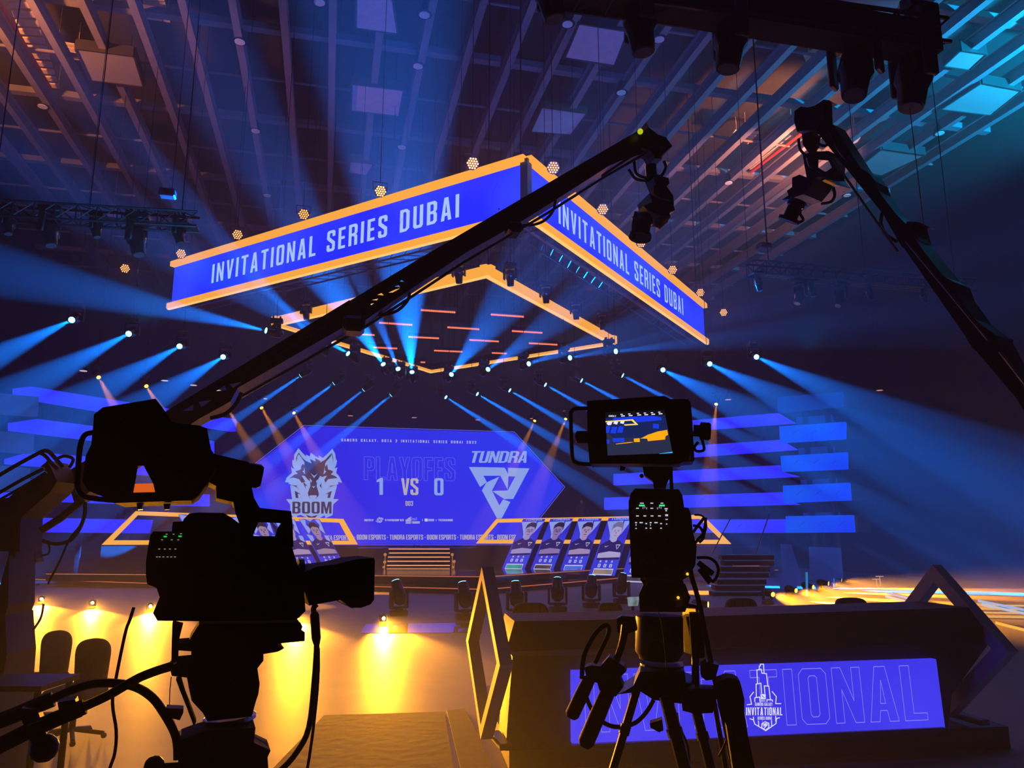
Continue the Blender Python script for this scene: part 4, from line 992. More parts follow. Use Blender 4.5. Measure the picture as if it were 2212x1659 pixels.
topz = pd(1052, 1224, 6.7).z; botz = pd(1052, 1597, 6.7).z
cL = Vector((pL.x, pL.y, (topz+botz)/2)); hh_ = (topz-botz)/2
diamond(cL, hh_, .72, hd, .1, .11, 'tall white diamond-shaped frame at the left end of the desk, seen nearly edge-on')
dR = 6.7*372/330
topz = pd(2045, 1220, dR).z; botz = pd(2045, 1548, dR).z; pR = pd(2042, 1400, dR)
diamond(Vector((pR.x, pR.y, (topz+botz)/2)), (topz-botz)/2, .79, Vector((math.sin(math.radians(2)), math.cos(math.radians(2)), 0)), .1, .16, 'white diamond-shaped frame at the right end of the desk')
# chairs
UPH = mat('chair_fabric', (.17, .13, .11), .9, 0, .4, 40)
def chair(x0, x1, ytop, d, label, group, zfloor=0., w=None, rounded=False, rot=0.):
    a, b = pd(x0, ytop, d), pd(x1, ytop, d); c = (a+b)/2; w = (b-a).length
    o = thing('padded_chair', label, 'chair', (c.x, c.y, zfloor), group)
    zt_ = a.z; zs_ = zfloor+.46; r = _R
    q = MB()
    n_ = 4 if not rounded else 1
    prof = []
    H_ = zt_-zs_-.02; bw = w
    pts = []
    for i in range(17):
        t = math.pi*i/16; pts.append((-math.cos(t), math.sin(t)))
    def outl_(sc, yy):
        P = []
        for u, v in pts:
            su = (abs(u)**(.45 if not rounded else .8))*(1 if u > 0 else -1); P.append(c+_R*su*bw/2*sc+Vector((0, 0, zt_-c.z-H_*.35+(v**(.55 if not rounded else .8))*H_*.35*sc))+_N*yy)
        P += [c+_R*bw/2*.9*sc+Vector((0, 0, zs_-c.z))+_N*yy, c-_R*bw/2*.9*sc+Vector((0, 0, zs_-c.z))+_N*yy]
        return P
    q.rings([outl_(.9, -.05), outl_(1, -.03), outl_(1, .03), outl_(.9, .05)]); q.build('backrest', UPH, o, smooth=True)
    if not rounded:
        q = MB()
        for k in (-.5, 0, .5):
            p = c+_R*(k*bw*.5)-_N*.052; q.tube([Vector((p.x, p.y, zt_-.02)), Vector((p.x, p.y, zs_+.03))], .006, 5)
        q.build('seam', BLK, o)
    q = MB(); q.bbox(Vector((c.x, c.y, zs_-.03))-_N*.25, (max(.42, bw), .46, .1), .03, Matrix.Rotation(-YAW, 3, 'Z')); q.build('seat', UPH, o)
    q = MB(); p = Vector((c.x, c.y, 0))-_N*.25; q.cyl(p+Vector((0, 0, zfloor+.08)), p+Vector((0, 0, zs_-.07)), .03); q.build('column', BLKM, o)
    for k in range(5):
        q = MB(); t = 2*math.pi*k/5; e = p+Vector((math.cos(t)*.28, math.sin(t)*.28, zfloor+.05)); q.cyl(p+Vector((0, 0, zfloor+.1)), e, .02, k=8); q.ball(e-Vector((0, 0, .02)), .028, 8); q.build('leg', BLKM, o)
chair(1106, 1186, 1302, 8.1, 'brown padded chair back behind the desk, just right of the left diamond', 'chairs behind the desk', zpl)
chair(1290, 1345, 1302, 8.2, 'brown padded chair back behind the desk, left of the tripod camera', 'chairs behind the desk', zpl)
chair(1565, 1635, 1292, 8.3, 'dark ribbed chair back behind the desk, right of the tripod camera', 'chairs behind the desk', zpl)
chair(1802, 1872, 1291, 8.5, 'dark ribbed chair back behind the desk, the one furthest right', 'chairs behind the desk', zpl)
chair(95, 156, 1362, 8.6, 'round-backed chair in the amber haze at the left, the farther one', 'round-backed chairs at the left', 0, rounded=True)
chair(169, 240, 1379, 8., 'round-backed chair in the amber haze at the left, the nearer one', 'round-backed chairs at the left', 0, rounded=True)
tb = thing('crew_table', 'dark low table at the left edge by the round-backed chairs', 'table', pd(30, 1500, 6.5))
q = MB(); a = pd(-60, 1478, 4.8); b = pd(105, 1470, 4.8); q.box((a+b)/2, (.6, .4, .03), -YAW); q.build('tabletop', BLK, tb)
for sx in (-.26, .26):
    for sy in (-.16, .16):
        q = MB(); p = (a+b)/2+_R*sx+_N*sy; q.cyl((p.x, p.y, 0), (p.x, p.y, p.z-.02), .02, k=8); q.build('leg', BLKM, tb)

# ------------------------------------------------------------------ two faint crew members standing behind the booths
def person(xh, yh, d, label, face):
    top = pd(xh, yh, d); H_ = 1.74; z0 = top.z-H_; c = Vector((top.x, top.y, 0))
    rz = Matrix.Rotation(face, 3, 'Z')
    V = [((0, 0, .95), .13), ((0, .01, 1.15), .125), ((0, .02, 1.35), .15), ((0, .01, 1.47), .075), ((0, 0, 1.53), .055), ((0, -.01, 1.6), .085), ((0, -.01, 1.69), .075),
         ((-.17, .01, 1.4), .06), ((-.23, .03, 1.14), .045), ((-.19, -.1, .93), .035), ((-.17, -.15, .86), .035),
         ((.17, .01, 1.4), .06), ((.24, .02, 1.14), .045), ((.22, -.12, .96), .035), ((.2, -.18, .9), .035),
         ((-.1, 0, .88), .09), ((-.11, -.01, .5), .06), ((-.11, .03, .1), .042), ((-.12, -.1, .05), .035),
         ((.1, 0, .88), .09), ((.11, -.01, .5), .06), ((.12, .03, .1), .042), ((.13, -.1, .05), .035)]
    Ed = [(0, 1), (1, 2), (2, 3), (3, 4), (4, 5), (5, 6), (2, 7), (7, 8), (8, 9), (9, 10), (2, 11), (11, 12), (12, 13), (13, 14), (0, 15), (15, 16), (16, 17), (17, 18), (0, 19), (19, 20), (20, 21), (21, 22)]
    me = bpy.data.meshes.new('person'); me.from_pydata([rz @ Vector(v[0]) for v in V], Ed, [])
    o = bpy.data.objects.new('person', me); C.objects.link(o); o.location = (c.x, c.y, z0); o['_o'] = (c.x, c.y, z0)
    sk = o.modifiers.new('Skin', 'SKIN'); sk.use_smooth_shade = True
    for i, v in enumerate(V): me.skin_vertices[0].data[i].radius = (v[1], v[1]*.85 if i < 3 else v[1])
    me.skin_vertices[0].data[0].use_root = True
    o.modifiers.new('Subdivision', 'SUBSURF').levels = 1; o.modifiers['Subdivision'].render_levels = 2
    me.materials.append(mat('crew_clothes', (.05, .06, .09), .8))
    tag(o, label, 'person')
    B = Vector((c.x, c.y, z0))
    m = MB(); m.ball(B+rz @ Vector((0, .01, 1.66)), .098, 12, (1, 1.05, .95)); m.build('hair', mat('hair', (.03, .02, .02), .7), o, smooth=True)
    m = MB(); m.ball(B+rz @ Vector((0, -.05, 1.61)), .075, 12, (.95, .8, 1.2)); m.ball(B+rz @ Vector((0, -.115, 1.6)), .014, 8, (1, 1.2, 1.6)); m.build('face', mat('skin', (.55, .36, .27), .6), o, smooth=True)
    m = MB(); m.bbox((c.x, c.y, (zp+z0)/2), (1.2, .7, z0-zp-.002), .02); tag(m.build('crew_riser', STG), 'low dark riser under the %s' % label.split(',')[0], 'riser')
person(1256, 1078, 37.6, 'faint dark-clothed person standing above the right booth, between the screen and the blue bars', -.3)
person(262, 1088, 37.6, 'faint dark-clothed person standing above the left booth, behind the studio camera', .3)

# ------------------------------------------------------------------ camera cranes
CR = mat('crane_black', (.02, .018, .017), .4, .2, .1, 10)
CRB = mat('crane_satin', (.03, .028, .028), .3, .4)
def tubepx(mb, pts, d, rpx, k=8, smooth=0):
    mb.tube([pd(x, y, d if not callable(d) else d(x)) for x, y in pts], (rpx if not isinstance(rpx, (list, tuple)) else rpx[0])*(d if not callable(d) else d(pts[0][0]))/FPX, k, smooth)
PA = vplane((370, 7.2), (1400, 8.4))
jib = thing('camera_crane', 'long black telescopic camera crane rising from the left edge diagonally to the middle top', 'crane', (pd(0, 1500, 6.4).x, pd(0, 1500, 6.4).y, 0))
m = MB(); plate(m, [(140, 1022), (362, 886), (755, 648), (762, 655), (800, 640), (802, 676), (788, 699), (745, 722), (520, 852), (505, 880), (440, 916), (160, 1085)], PA, .38,
      [[(392, 888), (418, 874), (417, 887)], [(429, 868), (457, 864), (435, 880)], [(466, 845), (485, 832), (490, 843), (476, 844)], [(496, 830), (522, 825), (504, 838)]]); a1 = m.build('outer_boom', CR, jib)
m = MB(); plate(m, [(752, 652), (900, 562), (1133, 425), (1382, 280), (1400, 283), (1412, 318), (1300, 378), (1180, 455), (1118, 494), (1000, 561), (880, 640), (790, 702), (745, 722)], shifted(PA, .06), .26,
      [[(768, 665), (775, 661), (780, 668), (774, 669)], [(790, 657), (808, 655), (797, 662)], [(803, 648), (817, 645), (814, 649)], [(815, 637), (824, 633), (829, 638)], [(839, 632), (855, 625), (864, 623), (848, 632)], [(851, 619), (861, 616), (864, 620)], [(861, 608), (868, 605), (873, 609)]]); m.build('inner_boom', CR, jib)
m = MB(); tubepx(m, [(520, 858), (745, 730), (790, 706), (1000, 568), (1180, 462), (1300, 386), (1405, 325)], 8.0, 3.2, 6); m.build('cable_rail', CRB, jib)
m = MB(); tubepx(m, [(885, 632), (880, 650), (860, 670), (835, 679), (810, 680)], 7.9, 3.5, 8, 4); m.build('cable_loop', RUB, jib)
m = MB(); tubepx(m, [(1200, 432), (1195, 455), (1178, 475), (1155, 485), (1130, 487)], 8.1, 3.2, 8, 4); m.build('cable_loop', RUB, jib)
m = MB(); tubepx(m, [(1300, 380), (1345, 350), (1370, 335), (1400, 330)], 8.2, 3, 8, 3); m.build('cable_loop', RUB, jib)
m = MB(); tubepx(m, [(522, 848), (508, 875), (485, 895), (455, 903)], 7.2, 4.5, 8, 4); m.build('cable_loop', RUB, jib)
m = MB(); m.bbox(PA(763, 707)-PA.n*.05, (.22, .3, .16), .04); m.build('pulley_block', BLKM, jib)
m = MB(); m.bbox(PA(1110, 497), (.16, .25, .12), .03); m.build('pulley_block', BLKM, jib)
m = MB(); m.ball(PA(1383, 284, .02), .035, 10); m.build('signal_lamp', glow('yellow_lamp', (190, 200, 20), 1.), jib)
m = MB(); text(m, 'SUPERTECHNO.COM', lambda x, y: PA(x, y-(x-592)*.62, .012), 592, 702, 776, 768, gap=.12); m.build('lettering', mat('faint_letters', (.06, .06, .065), .6), jib)
m = MB(); plate(m, [(1382, 280), (1400, 274), (1420, 290), (1438, 296), (1440, 325), (1425, 345), (1400, 345), (1380, 320)], shifted(PA, -.03), .36); m.build('tip_housing', CR, jib)
def remote_head(parent, P, o_, s, rot=0., flip=1):
    """stabilised head with a small camera; o_ = pixel of its top joint, s = pixel scale"""
    X = lambda x, y: (o_[0]+flip*x*s, o_[1]+y*s)
    m = MB(); plate(m, [X(-10, 0), X(28, 0), X(30, 22), X(18, 40), X(0, 42), X(-8, 26)], P, .22); m.build('head_mount', CRB, parent)
    m = MB(); m.cyl(P(*X(8, 40)), P(*X(10, 64)), .07); m.build('pan_axis', BLKM, parent)
    for a in ([X(-40, 48), X(-25, 68), X(0, 72), X(12, 62)], [X(-28, 30), X(-24, 56), X(-4, 66), X(10, 64)], [X(14, 60), X(30, 62), X(40, 44), X(36, 30)]):
        m = MB(); m.tube([P(*q, .05) for q in a], .018, 8, 4); m.build('cable', BLKG, parent)
    m = MB(); plate(m, [X(2, 66), X(46, 66), X(48, 78), X(42, 84), X(56, 104), X(58, 124), X(40, 130), X(12, 124), X(4, 96)], P, .2, [[X(14, 84), X(28, 86), X(32, 102), X(22, 108), X(14, 100)]]); m.build('tilt_yoke', BLKG, parent)
    m = MB(); plate(m, [X(-12, 116), X(28, 112), X(56, 120), X(60, 136), X(48, 142), X(44, 162), X(24, 172), X(-2, 170), X(-26, 158), X(-24, 142), X(-10, 138)], shifted(P, -.1), .34); m.build('camera_body', BLKG, parent)
    m = MB(); m.lathe(P(*X(-8, 150), .1), P(*X(-16, 196), .12), [(0, .1), (.3, .12), (.35, .1), (.8, .1), (.85, .13), (1, .13)], 16); m.build('camera_lens', BLKG, parent, smooth=True)
    m = MB(); m.tube([P(*X(-24, 140), .1), P(*X(-30, 170), .1), P(*X(-28, 200), .1)], .02, 8, 3); m.build('cable', RUB, parent)
remote_head(jib, PA, (1398, 318), 1.0)

PB = vplane((1760, 8.2), (2212, 6.6))
jb2 = thing('camera_crane', 'black camera crane arm descending along the right edge of the picture', 'crane', pd(2300, 1100, 6.2))
m = MB(); plate(m, [(1761, 281), (1799, 268), (1883, 375), (1900, 385), (1918, 405), (1924, 425), (1962, 474), (2002, 514), (2010, 530), (1975, 545), (1946, 530), (1907, 462)], shifted(PB, .05), .24); m.build('inner_boom', CR, jb2)
m = MB(); plate(m, [(1938, 515), (1960, 478), (1985, 480), (2002, 495), (2012, 530), (2074, 610), (2095, 622), (2105, 650), (2141, 701), (2185, 735), (2235, 830), (2420, 1130), (2360, 1150), (2197, 862), (2101, 749)], PB, .34); m.build('outer_boom', CR, jb2)
for a in (((1800, 345), (1940, 545)), ((1958, 522), (2135, 735)), ((2160, 760), (2230, 850))):
    m = MB(); m.tube([PB(*a[0], .03), PB(*a[1], .03)], .014, 6); m.build('cable_rail', mat('rail_metal', (.25, .22, .2), .3, .8), jb2)
m = MB(); tubepx(m, [(1905, 460), (1903, 485), (1915, 508), (1938, 522)], 7.6, 4, 8, 4); m.build('cable_loop', RUB, jb2)
m = MB(); tubepx(m, [(2096, 690), (2088, 715), (2095, 738), (2120, 755), (2150, 752)], 6.9, 3.5, 8, 4); m.build('cable_loop', RUB, jb2)
m = MB(); tubepx(m, [(2100, 745), (2125, 762), (2160, 752), (2185, 735)], 6.9, 5, 8, 4); m.build('cable_loop', RUB, jb2)
m = MB(); m.tube([PB(1795, 285, .06), PB(1808, 315, .06), PB(1822, 335, .06), PB(1840, 352, .06)], .022, 8, 4); m.build('cable', BLKG, jb2)
m = MB(); plate(m, [(1716, 240), (1730, 230), (1745, 232), (1760, 228), (1792, 217), (1797, 225), (1799, 268), (1780, 290), (1745, 292), (1722, 285), (1715, 262)], shifted(PB, -.03), .16); m.build('tip_housing', CR, jb2)
m = MB(); plate(m, [(1732, 290), (1765, 290), (1772, 300), (1770, 318), (1762, 330), (1745, 328), (1734, 312)], PB, .2); m.build('head_mount', CRB, jb2)
m = MB(); plate(m, [(1734, 335), (1752, 328), (1790, 326), (1812, 340), (1826, 362), (1824, 392), (1800, 402), (1780, 395), (1760, 404), (1738, 360)], PB, .22, [[(1768, 345), (1790, 347), (1797, 362), (1783, 372), (1768, 362)]]); m.build('tilt_yoke', BLKG, jb2)
m = MB(); plate(m, [(1711, 384), (1727, 377), (1745, 384), (1760, 380), (1800, 390), (1822, 388), (1800, 402), (1790, 418), (1775, 436), (1752, 442), (1742, 438), (1728, 447), (1706, 430), (1700, 412), (1711, 404)], shifted(PB, -.1), .34); m.build('camera_body', BLKG, jb2)
m = MB(); m.lathe(PB(1724, 432, .12), PB(1703, 478, .14), [(0, .09), (.3, .1), (.35, .08), (.8, .08), (.85, .12), (1, .12)], 16); m.build('camera_lens', BLKG, jb2, smooth=True)
for a in ([(1725, 300), (1728, 322), (1740, 335)], [(1765, 310), (1782, 315), (1795, 305)], [(1800, 405), (1803, 422), (1795, 436), (1775, 440)], [(1745, 340), (1750, 358), (1762, 365), (1778, 372)], [(1735, 445), (1728, 460), (1735, 475), (1722, 482)]):
    m = MB(); m.tube([PB(*q, .06) for q in a], .016, 8, 4); m.build('cable', BLKG, jb2)
m = MB(); p = PB(2400, 1145); m.cyl((p.x, p.y, 0), (p.x, p.y, p.z), .16, .12); m.build('column', CR, jb2)

# crane body at the left edge
lc = jib
F3 = facing(6.4)
m = MB(); plate(m, [(-60, 1090), (18, 1075), (30, 1065), (100, 1022), (92, 1008), (85, 1010), (97, 1000), (135, 1000), (150, 1012), (165, 1045), (150, 1068), (92, 1118), (90, 1120), (88, 1190), (-60, 1190)], F3, .3); m.build('arm_casing', CR, lc)
m = MB(); plate(m, [(22, 1120), (90, 1118), (86, 1200), (74, 1196), (72, 1300), (66, 1320), (70, 1400), (58, 1470), (-60, 1640), (-60, 1480), (18, 1200)], F3, .35); m.build('column', CR, lc)
m = MB(); plate(m, [(-60, 1320), (66, 1318), (72, 1400), (66, 1480), (66, 1658), (-60, 1658)], shifted(F3, -.06), .5); m.build('lower_column', CR, lc)
for a, r in (([(-20, 1038), (30, 1008), (85, 978), (100, 974), (112, 982), (136, 1010)], 4.5), ([(85, 978), (98, 985), (112, 1002), (125, 1015)], 4), ([(-20, 1075), (50, 1035), (95, 1012)], 4), ([(-20, 1090), (60, 1045), (100, 1020)], 3), ([(125, 990), (140, 985), (158, 992), (150, 1010)], 3.5)):
    m = MB(); tubepx(m, a, 6.3, r, 8, 4); m.build('grab_rail', BLKM, lc)
m = MB(); tubepx(m, [(90, 1145), (130, 1120), (178, 1080)], 6.5, 8, 10); m.build('support_strut', BLKM, lc)
for a, r in (([(184, 1085), (182, 1115), (170, 1145), (150, 1168), (120, 1175), (92, 1168)], 4), ([(185, 1090), (176, 1130), (150, 1165), (130, 1210), (108, 1252), (104, 1262)], 2.2), ([(92, 1165), (105, 1175), (105, 1195), (90, 1200)], 2.), ([(94, 1305), (88, 1335), (72, 1360)], 2.5)):
    m = MB(); tubepx(m, a, 6.35, r, 8, 5); m.build('cable', RUB, lc)
m = MB(); plate(m, [(74, 1190), (92, 1205), (96, 1212), (74, 1216)], F3, .1); m.build('clamp', BLKM, lc)

VX = 430.
def facing(d):                                           # upright surface square to the sight line through pixel column VX
    n = ray(VX, 1158); n.z = 0; n.normalize()
    def f(x, y, off=0.):
        r_ = ray(x, y); return E0 + r_*((d-off)/r_.dot(n))
    f.n = n; f.t = Vector((n.y, -n.x, 0)); f.t = -Vector((-n.y, n.x, 0))
    return f
def pd(x, y, d): return facing(d)(x, y)

# ------------------------------------------------------------------ studio camera at the left, close to the lens
DL = 1.5
FL = facing(DL); FH = facing(1.42)
cl = thing('studio_camera', 'big studio camera with hooded viewfinder and box lens on a pedestal, lower left', 'camera', pd(470, 1560, DL))
CB = mat('camera_black', (.014, .013, .012), .75, 0, .2, 30)
m = MB(); plate(m, [(203, 895), (222, 880), (336, 861), (350, 879), (365, 900), (372, 912), (400, 916), (430, 919), (447, 925), (451, 945), (456, 971), (465, 985), (468, 1010), (452, 1045), (430, 1079), (415, 1089), (330, 1092), (260, 1092), (235, 1078), (190, 1060), (178, 1040), (185, 985), (197, 960), (200, 932)], FH, .2, [[(301, 988), (331, 1045), (335, 1063), (288, 1064), (294, 1031)]]); m.build('viewfinder_hood', CB, cl)
m = MB(); m.add([FH(289, 1045, -.1), FH(331, 1044, -.1), FH(336, 1064, -.1), FH(287, 1065, -.1), FH(289, 1045, -.104), FH(331, 1044, -.104), FH(336, 1064, -.104), FH(287, 1065, -.104)], [(0, 1, 2, 3), (7, 6, 5, 4), (0, 4, 5, 1), (1, 5, 6, 2), (2, 6, 7, 3), (3, 7, 4, 0)]); m.build('viewfinder_panel', glow('hood_orange', (215, 92, 30), 1.), cl)  # small orange panel in the hood opening, drawn with its own emission
m = MB(); m.tube([FH(x, y, -.08) for x, y in ((202, 934), (183, 940), (173, 965), (169, 1010), (167, 1050), (178, 1070), (205, 1077), (250, 1081))], .0045, 8, 4); m.build('grab_rail', BLKM, cl)
for x in (303, 361):
    m = MB(); plate(m, [(x-8, 1088), (x+8, 1088), (x+6, 1101), (x-6, 1101)], shifted(FH, .05), .03); m.build('hood_foot', BLKM, cl)
m = MB(); plate(m, [(452, 978), (470, 982), (478, 984), (537, 998), (540, 1006), (545, 1030), (543, 1049), (549, 1076), (530, 1092), (513, 1091), (490, 1088), (465, 1082), (464, 1058), (448, 1049)], FL, .14); m.build('viewfinder_arm', CB, cl)
m = MB(); m.lathe(FL(528, 1024, -.03), FL(566, 1030, -.03), [(0, .02), (.1, .023), (.8, .023), (1, .019)], 16); m.build('eyepiece', BLK, cl, smooth=True)
m = MB(); plate(m, [(500, 1085), (549, 1076), (561, 1097), (600, 1101), (629, 1104), (632, 1130), (634, 1181), (630, 1182), (590, 1180), (520, 1178), (516, 1128)], FL, .07, [[(558, 1128), (607, 1130), (600, 1140), (594, 1158), (546, 1158)]]); m.build('top_handle', CB, cl)
m = MB(); m.tube([FL(x, y, .0) for x, y in ((612, 1128), (614, 1140), (608, 1155), (600, 1162))], .004, 8, 3); m.build('cable', RUB, cl)
m = MB(); plate(m, [(315, 1239), (315, 1215), (320, 1180), (325, 1155), (331, 1148), (371, 1148), (373, 1127), (395, 1126), (397, 1121), (409, 1109), (430, 1107), (483, 1108), (500, 1118), (516, 1130), (545, 1158), (620, 1165), (630, 1179), (641, 1215), (655, 1250), (660, 1320), (640, 1339), (438, 1342), (340, 1341), (330, 1325), (345, 1290), (338, 1270), (318, 1262)], FL, .2); bd = m.build('camera_body', CB, cl)
m = MB(); plate(m, [(640, 1228), (665, 1218), (700, 1214), (745, 1204), (808, 1205), (810, 1212), (808, 1296), (800, 1306), (780, 1313), (758, 1313), (742, 1305), (735, 1296), (655, 1300)], shifted(FL, .03), .16); m.build('box_lens', CB, cl)
m = MB(); m.lathe(FL(640, 1262, -.1), FL(652, 1262, -.1), [(0, .05), (1, .05)], 20); m.build('lens_mount_ring', BLKM, cl)
for (x, y, w, c) in [(357, 1159, 7, 0), (389, 1158.5, 7, 0)]:
    m = MB(); m.prism([FL(x-w/2, y-1.5, .001), FL(x+w/2, y-1.5, .001), FL(x+w/2, y+1.5, .001), FL(x-w/2, y+1.5, .001)], FL.n*-.002); m.build('green_indicator', glow('green_lamp', (40, 200, 80), 1.), bd)
m = MB()
for (x, y) in [(360, 1154), (375, 1154), (391, 1153), (350, 1166), (371, 1166), (385, 1166), (344, 1186), (356, 1186), (367, 1186), (379, 1186), (339, 1203), (345, 1203), (353, 1203), (362, 1203), (370, 1203), (378, 1203)]:
    m.prism([FL(x-2, y-.7, .001), FL(x+2, y-.7, .001), FL(x+2, y+.7, .001), FL(x-2, y+.7, .001)], FL.n*-.002)
m.build('control_lettering', glow('button_glow', (170, 165, 130), .8), bd)
# pan head
m = MB(); plate(m, [(430, 1340), (640, 1337), (650, 1346), (654, 1354), (650, 1362), (659, 1366), (658, 1385), (596, 1391), (610, 1394), (610, 1403), (600, 1408), (569, 1413), (569, 1427), (556, 1444), (561, 1477), (558, 1500), (553, 1514), (544, 1548), (448, 1558), (438, 1540), (414, 1514), (408, 1487), (404, 1464), (371, 1460), (366, 1440), (368, 1428), (384, 1420), (384, 1380), (409, 1378), (412, 1368)], shifted(FL, .02), .07, [[(385, 1405), (413, 1407), (413, 1415), (385, 1417)]]); m.build('pan_tilt_head', CB, cl)
m = MB(); plate(m, [(374, 1340), (396, 1345), (387, 1380), (384, 1430), (370, 1430), (371, 1385)], FL, .04); m.build('strap', CLOTH, cl)
m = MB(); plate(m, [(381, 1462), (392, 1462), (400, 1490), (424, 1560), (418, 1568), (404, 1530), (388, 1490)], FL, .03); m.build('strap', CLOTH, cl)
m = MB(); m.lathe(pd(496, 1556, DL+.08), pd(496, 1546, DL+.08), [(0, .044), (.1, .046), (.9, .046), (1, .044)], 28); m.build('silver_ring', SILV, cl)
m = MB(); plate(m, [(387, 1582), (392, 1576), (418, 1566), (445, 1558), (546, 1552), (543, 1585), (578, 1602), (578, 1636), (583, 1700), (384, 1700), (385, 1640), (380, 1618), (384, 1605)], FL, .08); m.build('pedestal_top', CB, cl)
p = pd(485, 1700, DL+.09); m = MB(); m.cyl((p.x, p.y, .25), (p.x, p.y, p.z+.02), .08, .075, 20); m.build('pedestal_column', BLKM, cl)
for k in range(3):
    t = k*2*math.pi/3+.5; m = MB(); e = Vector((p.x+.42*math.cos(t), p.y+.42*math.sin(t), .1)); m.tube([Vector((p.x, p.y, .3)), e+Vector((0, 0, .05))], .04, 8); m.cyl(e+Vector((0, 0, -.1)), e+Vector((0, 0, .03)), .06); m.build('pedestal_leg', BLKM, cl)
m = MB(); m.ball(pd(333, 1655, DL-.05), .016, 12); m.tube([pd(340, 1658, DL-.05), pd(385, 1655, DL)], .006, 8); m.build('brake_knob', BLK, cl)
# pan bars
m = MB(); m.tube([pd(x, y, DL-.02) for x, y in ((375, 1438), (364, 1441), (330, 1452), (293, 1468), (236, 1501), (182, 1526))], .0075, 10, 4); b1 = m.build('pan_bar', CRB, cl)
m = MB(); m.tube([pd(x, y, DL-.02) for x, y in ((183, 1526), (101, 1562), (50, 1585), (-60, 1640))], .0125, 10); m.build('grip', RUB, b1)
m = MB(); plate(m, [(124, 1518), (150, 1506), (168, 1503), (171, 1518), (183, 1540), (160, 1555), (140, 1563), (128, 1540)], facing(DL-.04), .03); m.build('zoom_clamp', BLK, b1)
m = MB(); m.tube([pd(x, y, DL-.03) for x, y in ((75, 1560), (82, 1590), (96, 1615))], .012, 10); m.ball(pd(96, 1616, DL-.03), .021, 14); m.build('control_knob', BLK, b1, smooth=True)
m = MB(); m.tube([pd(x, y, DL+.03) for x, y in ((384, 1640), (383, 1610), (377, 1582), (357, 1545), (330, 1508), (293, 1484), (249, 1476), (202, 1477), (152, 1492), (110, 1512))], .0072, 10, 4); b2 = m.build('pan_bar', CRB, cl)
m = MB(); m.tube([pd(x, y, DL+.03) for x, y in ((115, 1510), (70, 1528), (30, 1545), (-60, 1580))], .0125, 10); m.build('grip', RUB, b2)
m = MB(); plate(m, [(46, 1530), (88, 1525), (96, 1548), (92, 1580), (60, 1588), (48, 1560)], facing(DL), .03); m.build('bar_clamp', BLK, cl)
m = MB(); plate(m, [(352, 1532), (360, 1522), (397, 1524), (396, 1540), (388, 1556), (372, 1552), (352, 1548)], facing(DL), .03); m.build('lock_knob', BLK, cl)
m = MB(); m.tube([pd(370, 1462, DL), pd(367, 1490, DL), pd(366, 1522, DL)], .0008, 6); m.build('safety_cord', RUB, cl)
m = MB(); m.tube([pd(x, y, 1.6) for x, y in ((289, 1312), (280, 1340), (270, 1370), (249, 1474), (243, 1521), (251, 1578), (248, 1626), (237, 1660), (220, 1720))], .0028, 8, 4); tag(m.build('loose_cable', RUB), 'thin black cable hanging left of the studio camera across its pan bars', 'cable')
m = MB(); m.tube([pd(x, y, 1.6) for x, y in ((684, 1305), (677, 1316), (682, 1340), (684, 1390), (679, 1471), (667, 1572), (640, 1626), (605, 1665), (560, 1700))], .0055, 10, 4); q = m.build('lens_cable', RUB); tag(q, 'thick black cable hanging from the box lens and curving down', 'cable')
m = MB(); m.tube([pd(x, y, 1.61) for x, y in ((688, 1400), (687, 1471), (677, 1572), (664, 1660), (650, 1720))], .0028, 8, 4); tag(m.build('lens_cable', RUB), 'thin black cable hanging just right of the thick lens cable', 'cable')
m = MB(); m.lathe(pd(679, 1322, 1.6), pd(684, 1392, 1.6), [(0, .006), (.1, .009), (.8, .009), (1, .006)], 12); m.build('connector', BLKM, cl)

# ------------------------------------------------------------------ tripod camera in the middle right
DT = 1.9
VX = 1425.
FT = facing(DT); FV = facing(1.82)
ct = thing('tripod_camera', 'black broadcast camera with a lit viewfinder screen on a tripod, right of centre', 'camera', pd(1420, 1500, DT))
m = MB(); plate(m, [(1268, 866), (1435, 855), (1449, 862), (1486, 862), (1492, 870), (1494, 890), (1496, 915), (1500, 993), (1495, 1004), (1473, 1005), (1467, 1009), (1281, 1009), (1275, 1004), (1270, 960), (1269, 917)], FV, .1, [[(1306, 889), (1436, 884), (1454, 980), (1311, 986)]]); vf = m.build('viewfinder_body', BLK, ct)
m = MB(); plate(m, [(1304, 887), (1438, 882), (1456, 982), (1309, 988)], shifted(FV, .012), .02); m.build('screen_back', BLK, vf)
def fs(off):
    def h(x, y): return FV(1180+x/5.53, 830+y/5.53, -.011+off)
    return h
m = MB(); fill(m, [[(706, 335), (1408, 305), (1508, 822), (733, 852)]], fs(0)); sc = m.build('viewfinder_panel', glow('vf_grey', (40, 46, 74), 1.), ct)
m = MB(); fill(m, [[(706, 335), (1408, 305), (1418, 368), (708, 405)]], fs(.0004)); m.build('dark_menu_bar', glow('vf_dark', (14, 12, 22), 1.), sc)
m = MB(); fill(m, [[(708, 405), (1418, 368), (1450, 560), (1180, 640), (800, 640), (715, 560)]], fs(.0003)); m.build('dim_stage_picture', glow('vf_navy', (22, 38, 90), 1.), sc)
m = MB(); 
for Pn in ([(800, 400), (1260, 375), (1375, 395), (1380, 430), (1075, 455), (1060, 420), (800, 440)], [(715, 500), (765, 500), (750, 580), (715, 580)], [(785, 510), (850, 510), (830, 590), (765, 585)], [(870, 500), (925, 505), (910, 580), (845, 578)], [(1275, 470), (1345, 475), (1345, 530), (1275, 525)], [(790, 645), (930, 640), (935, 690), (800, 690)], [(720, 660), (755, 660), (755, 710), (725, 710)]): fill(m, [Pn], fs(.0008))
m.build('blue_picture', glow('vf_blue', (25, 60, 235), 1.), sc)
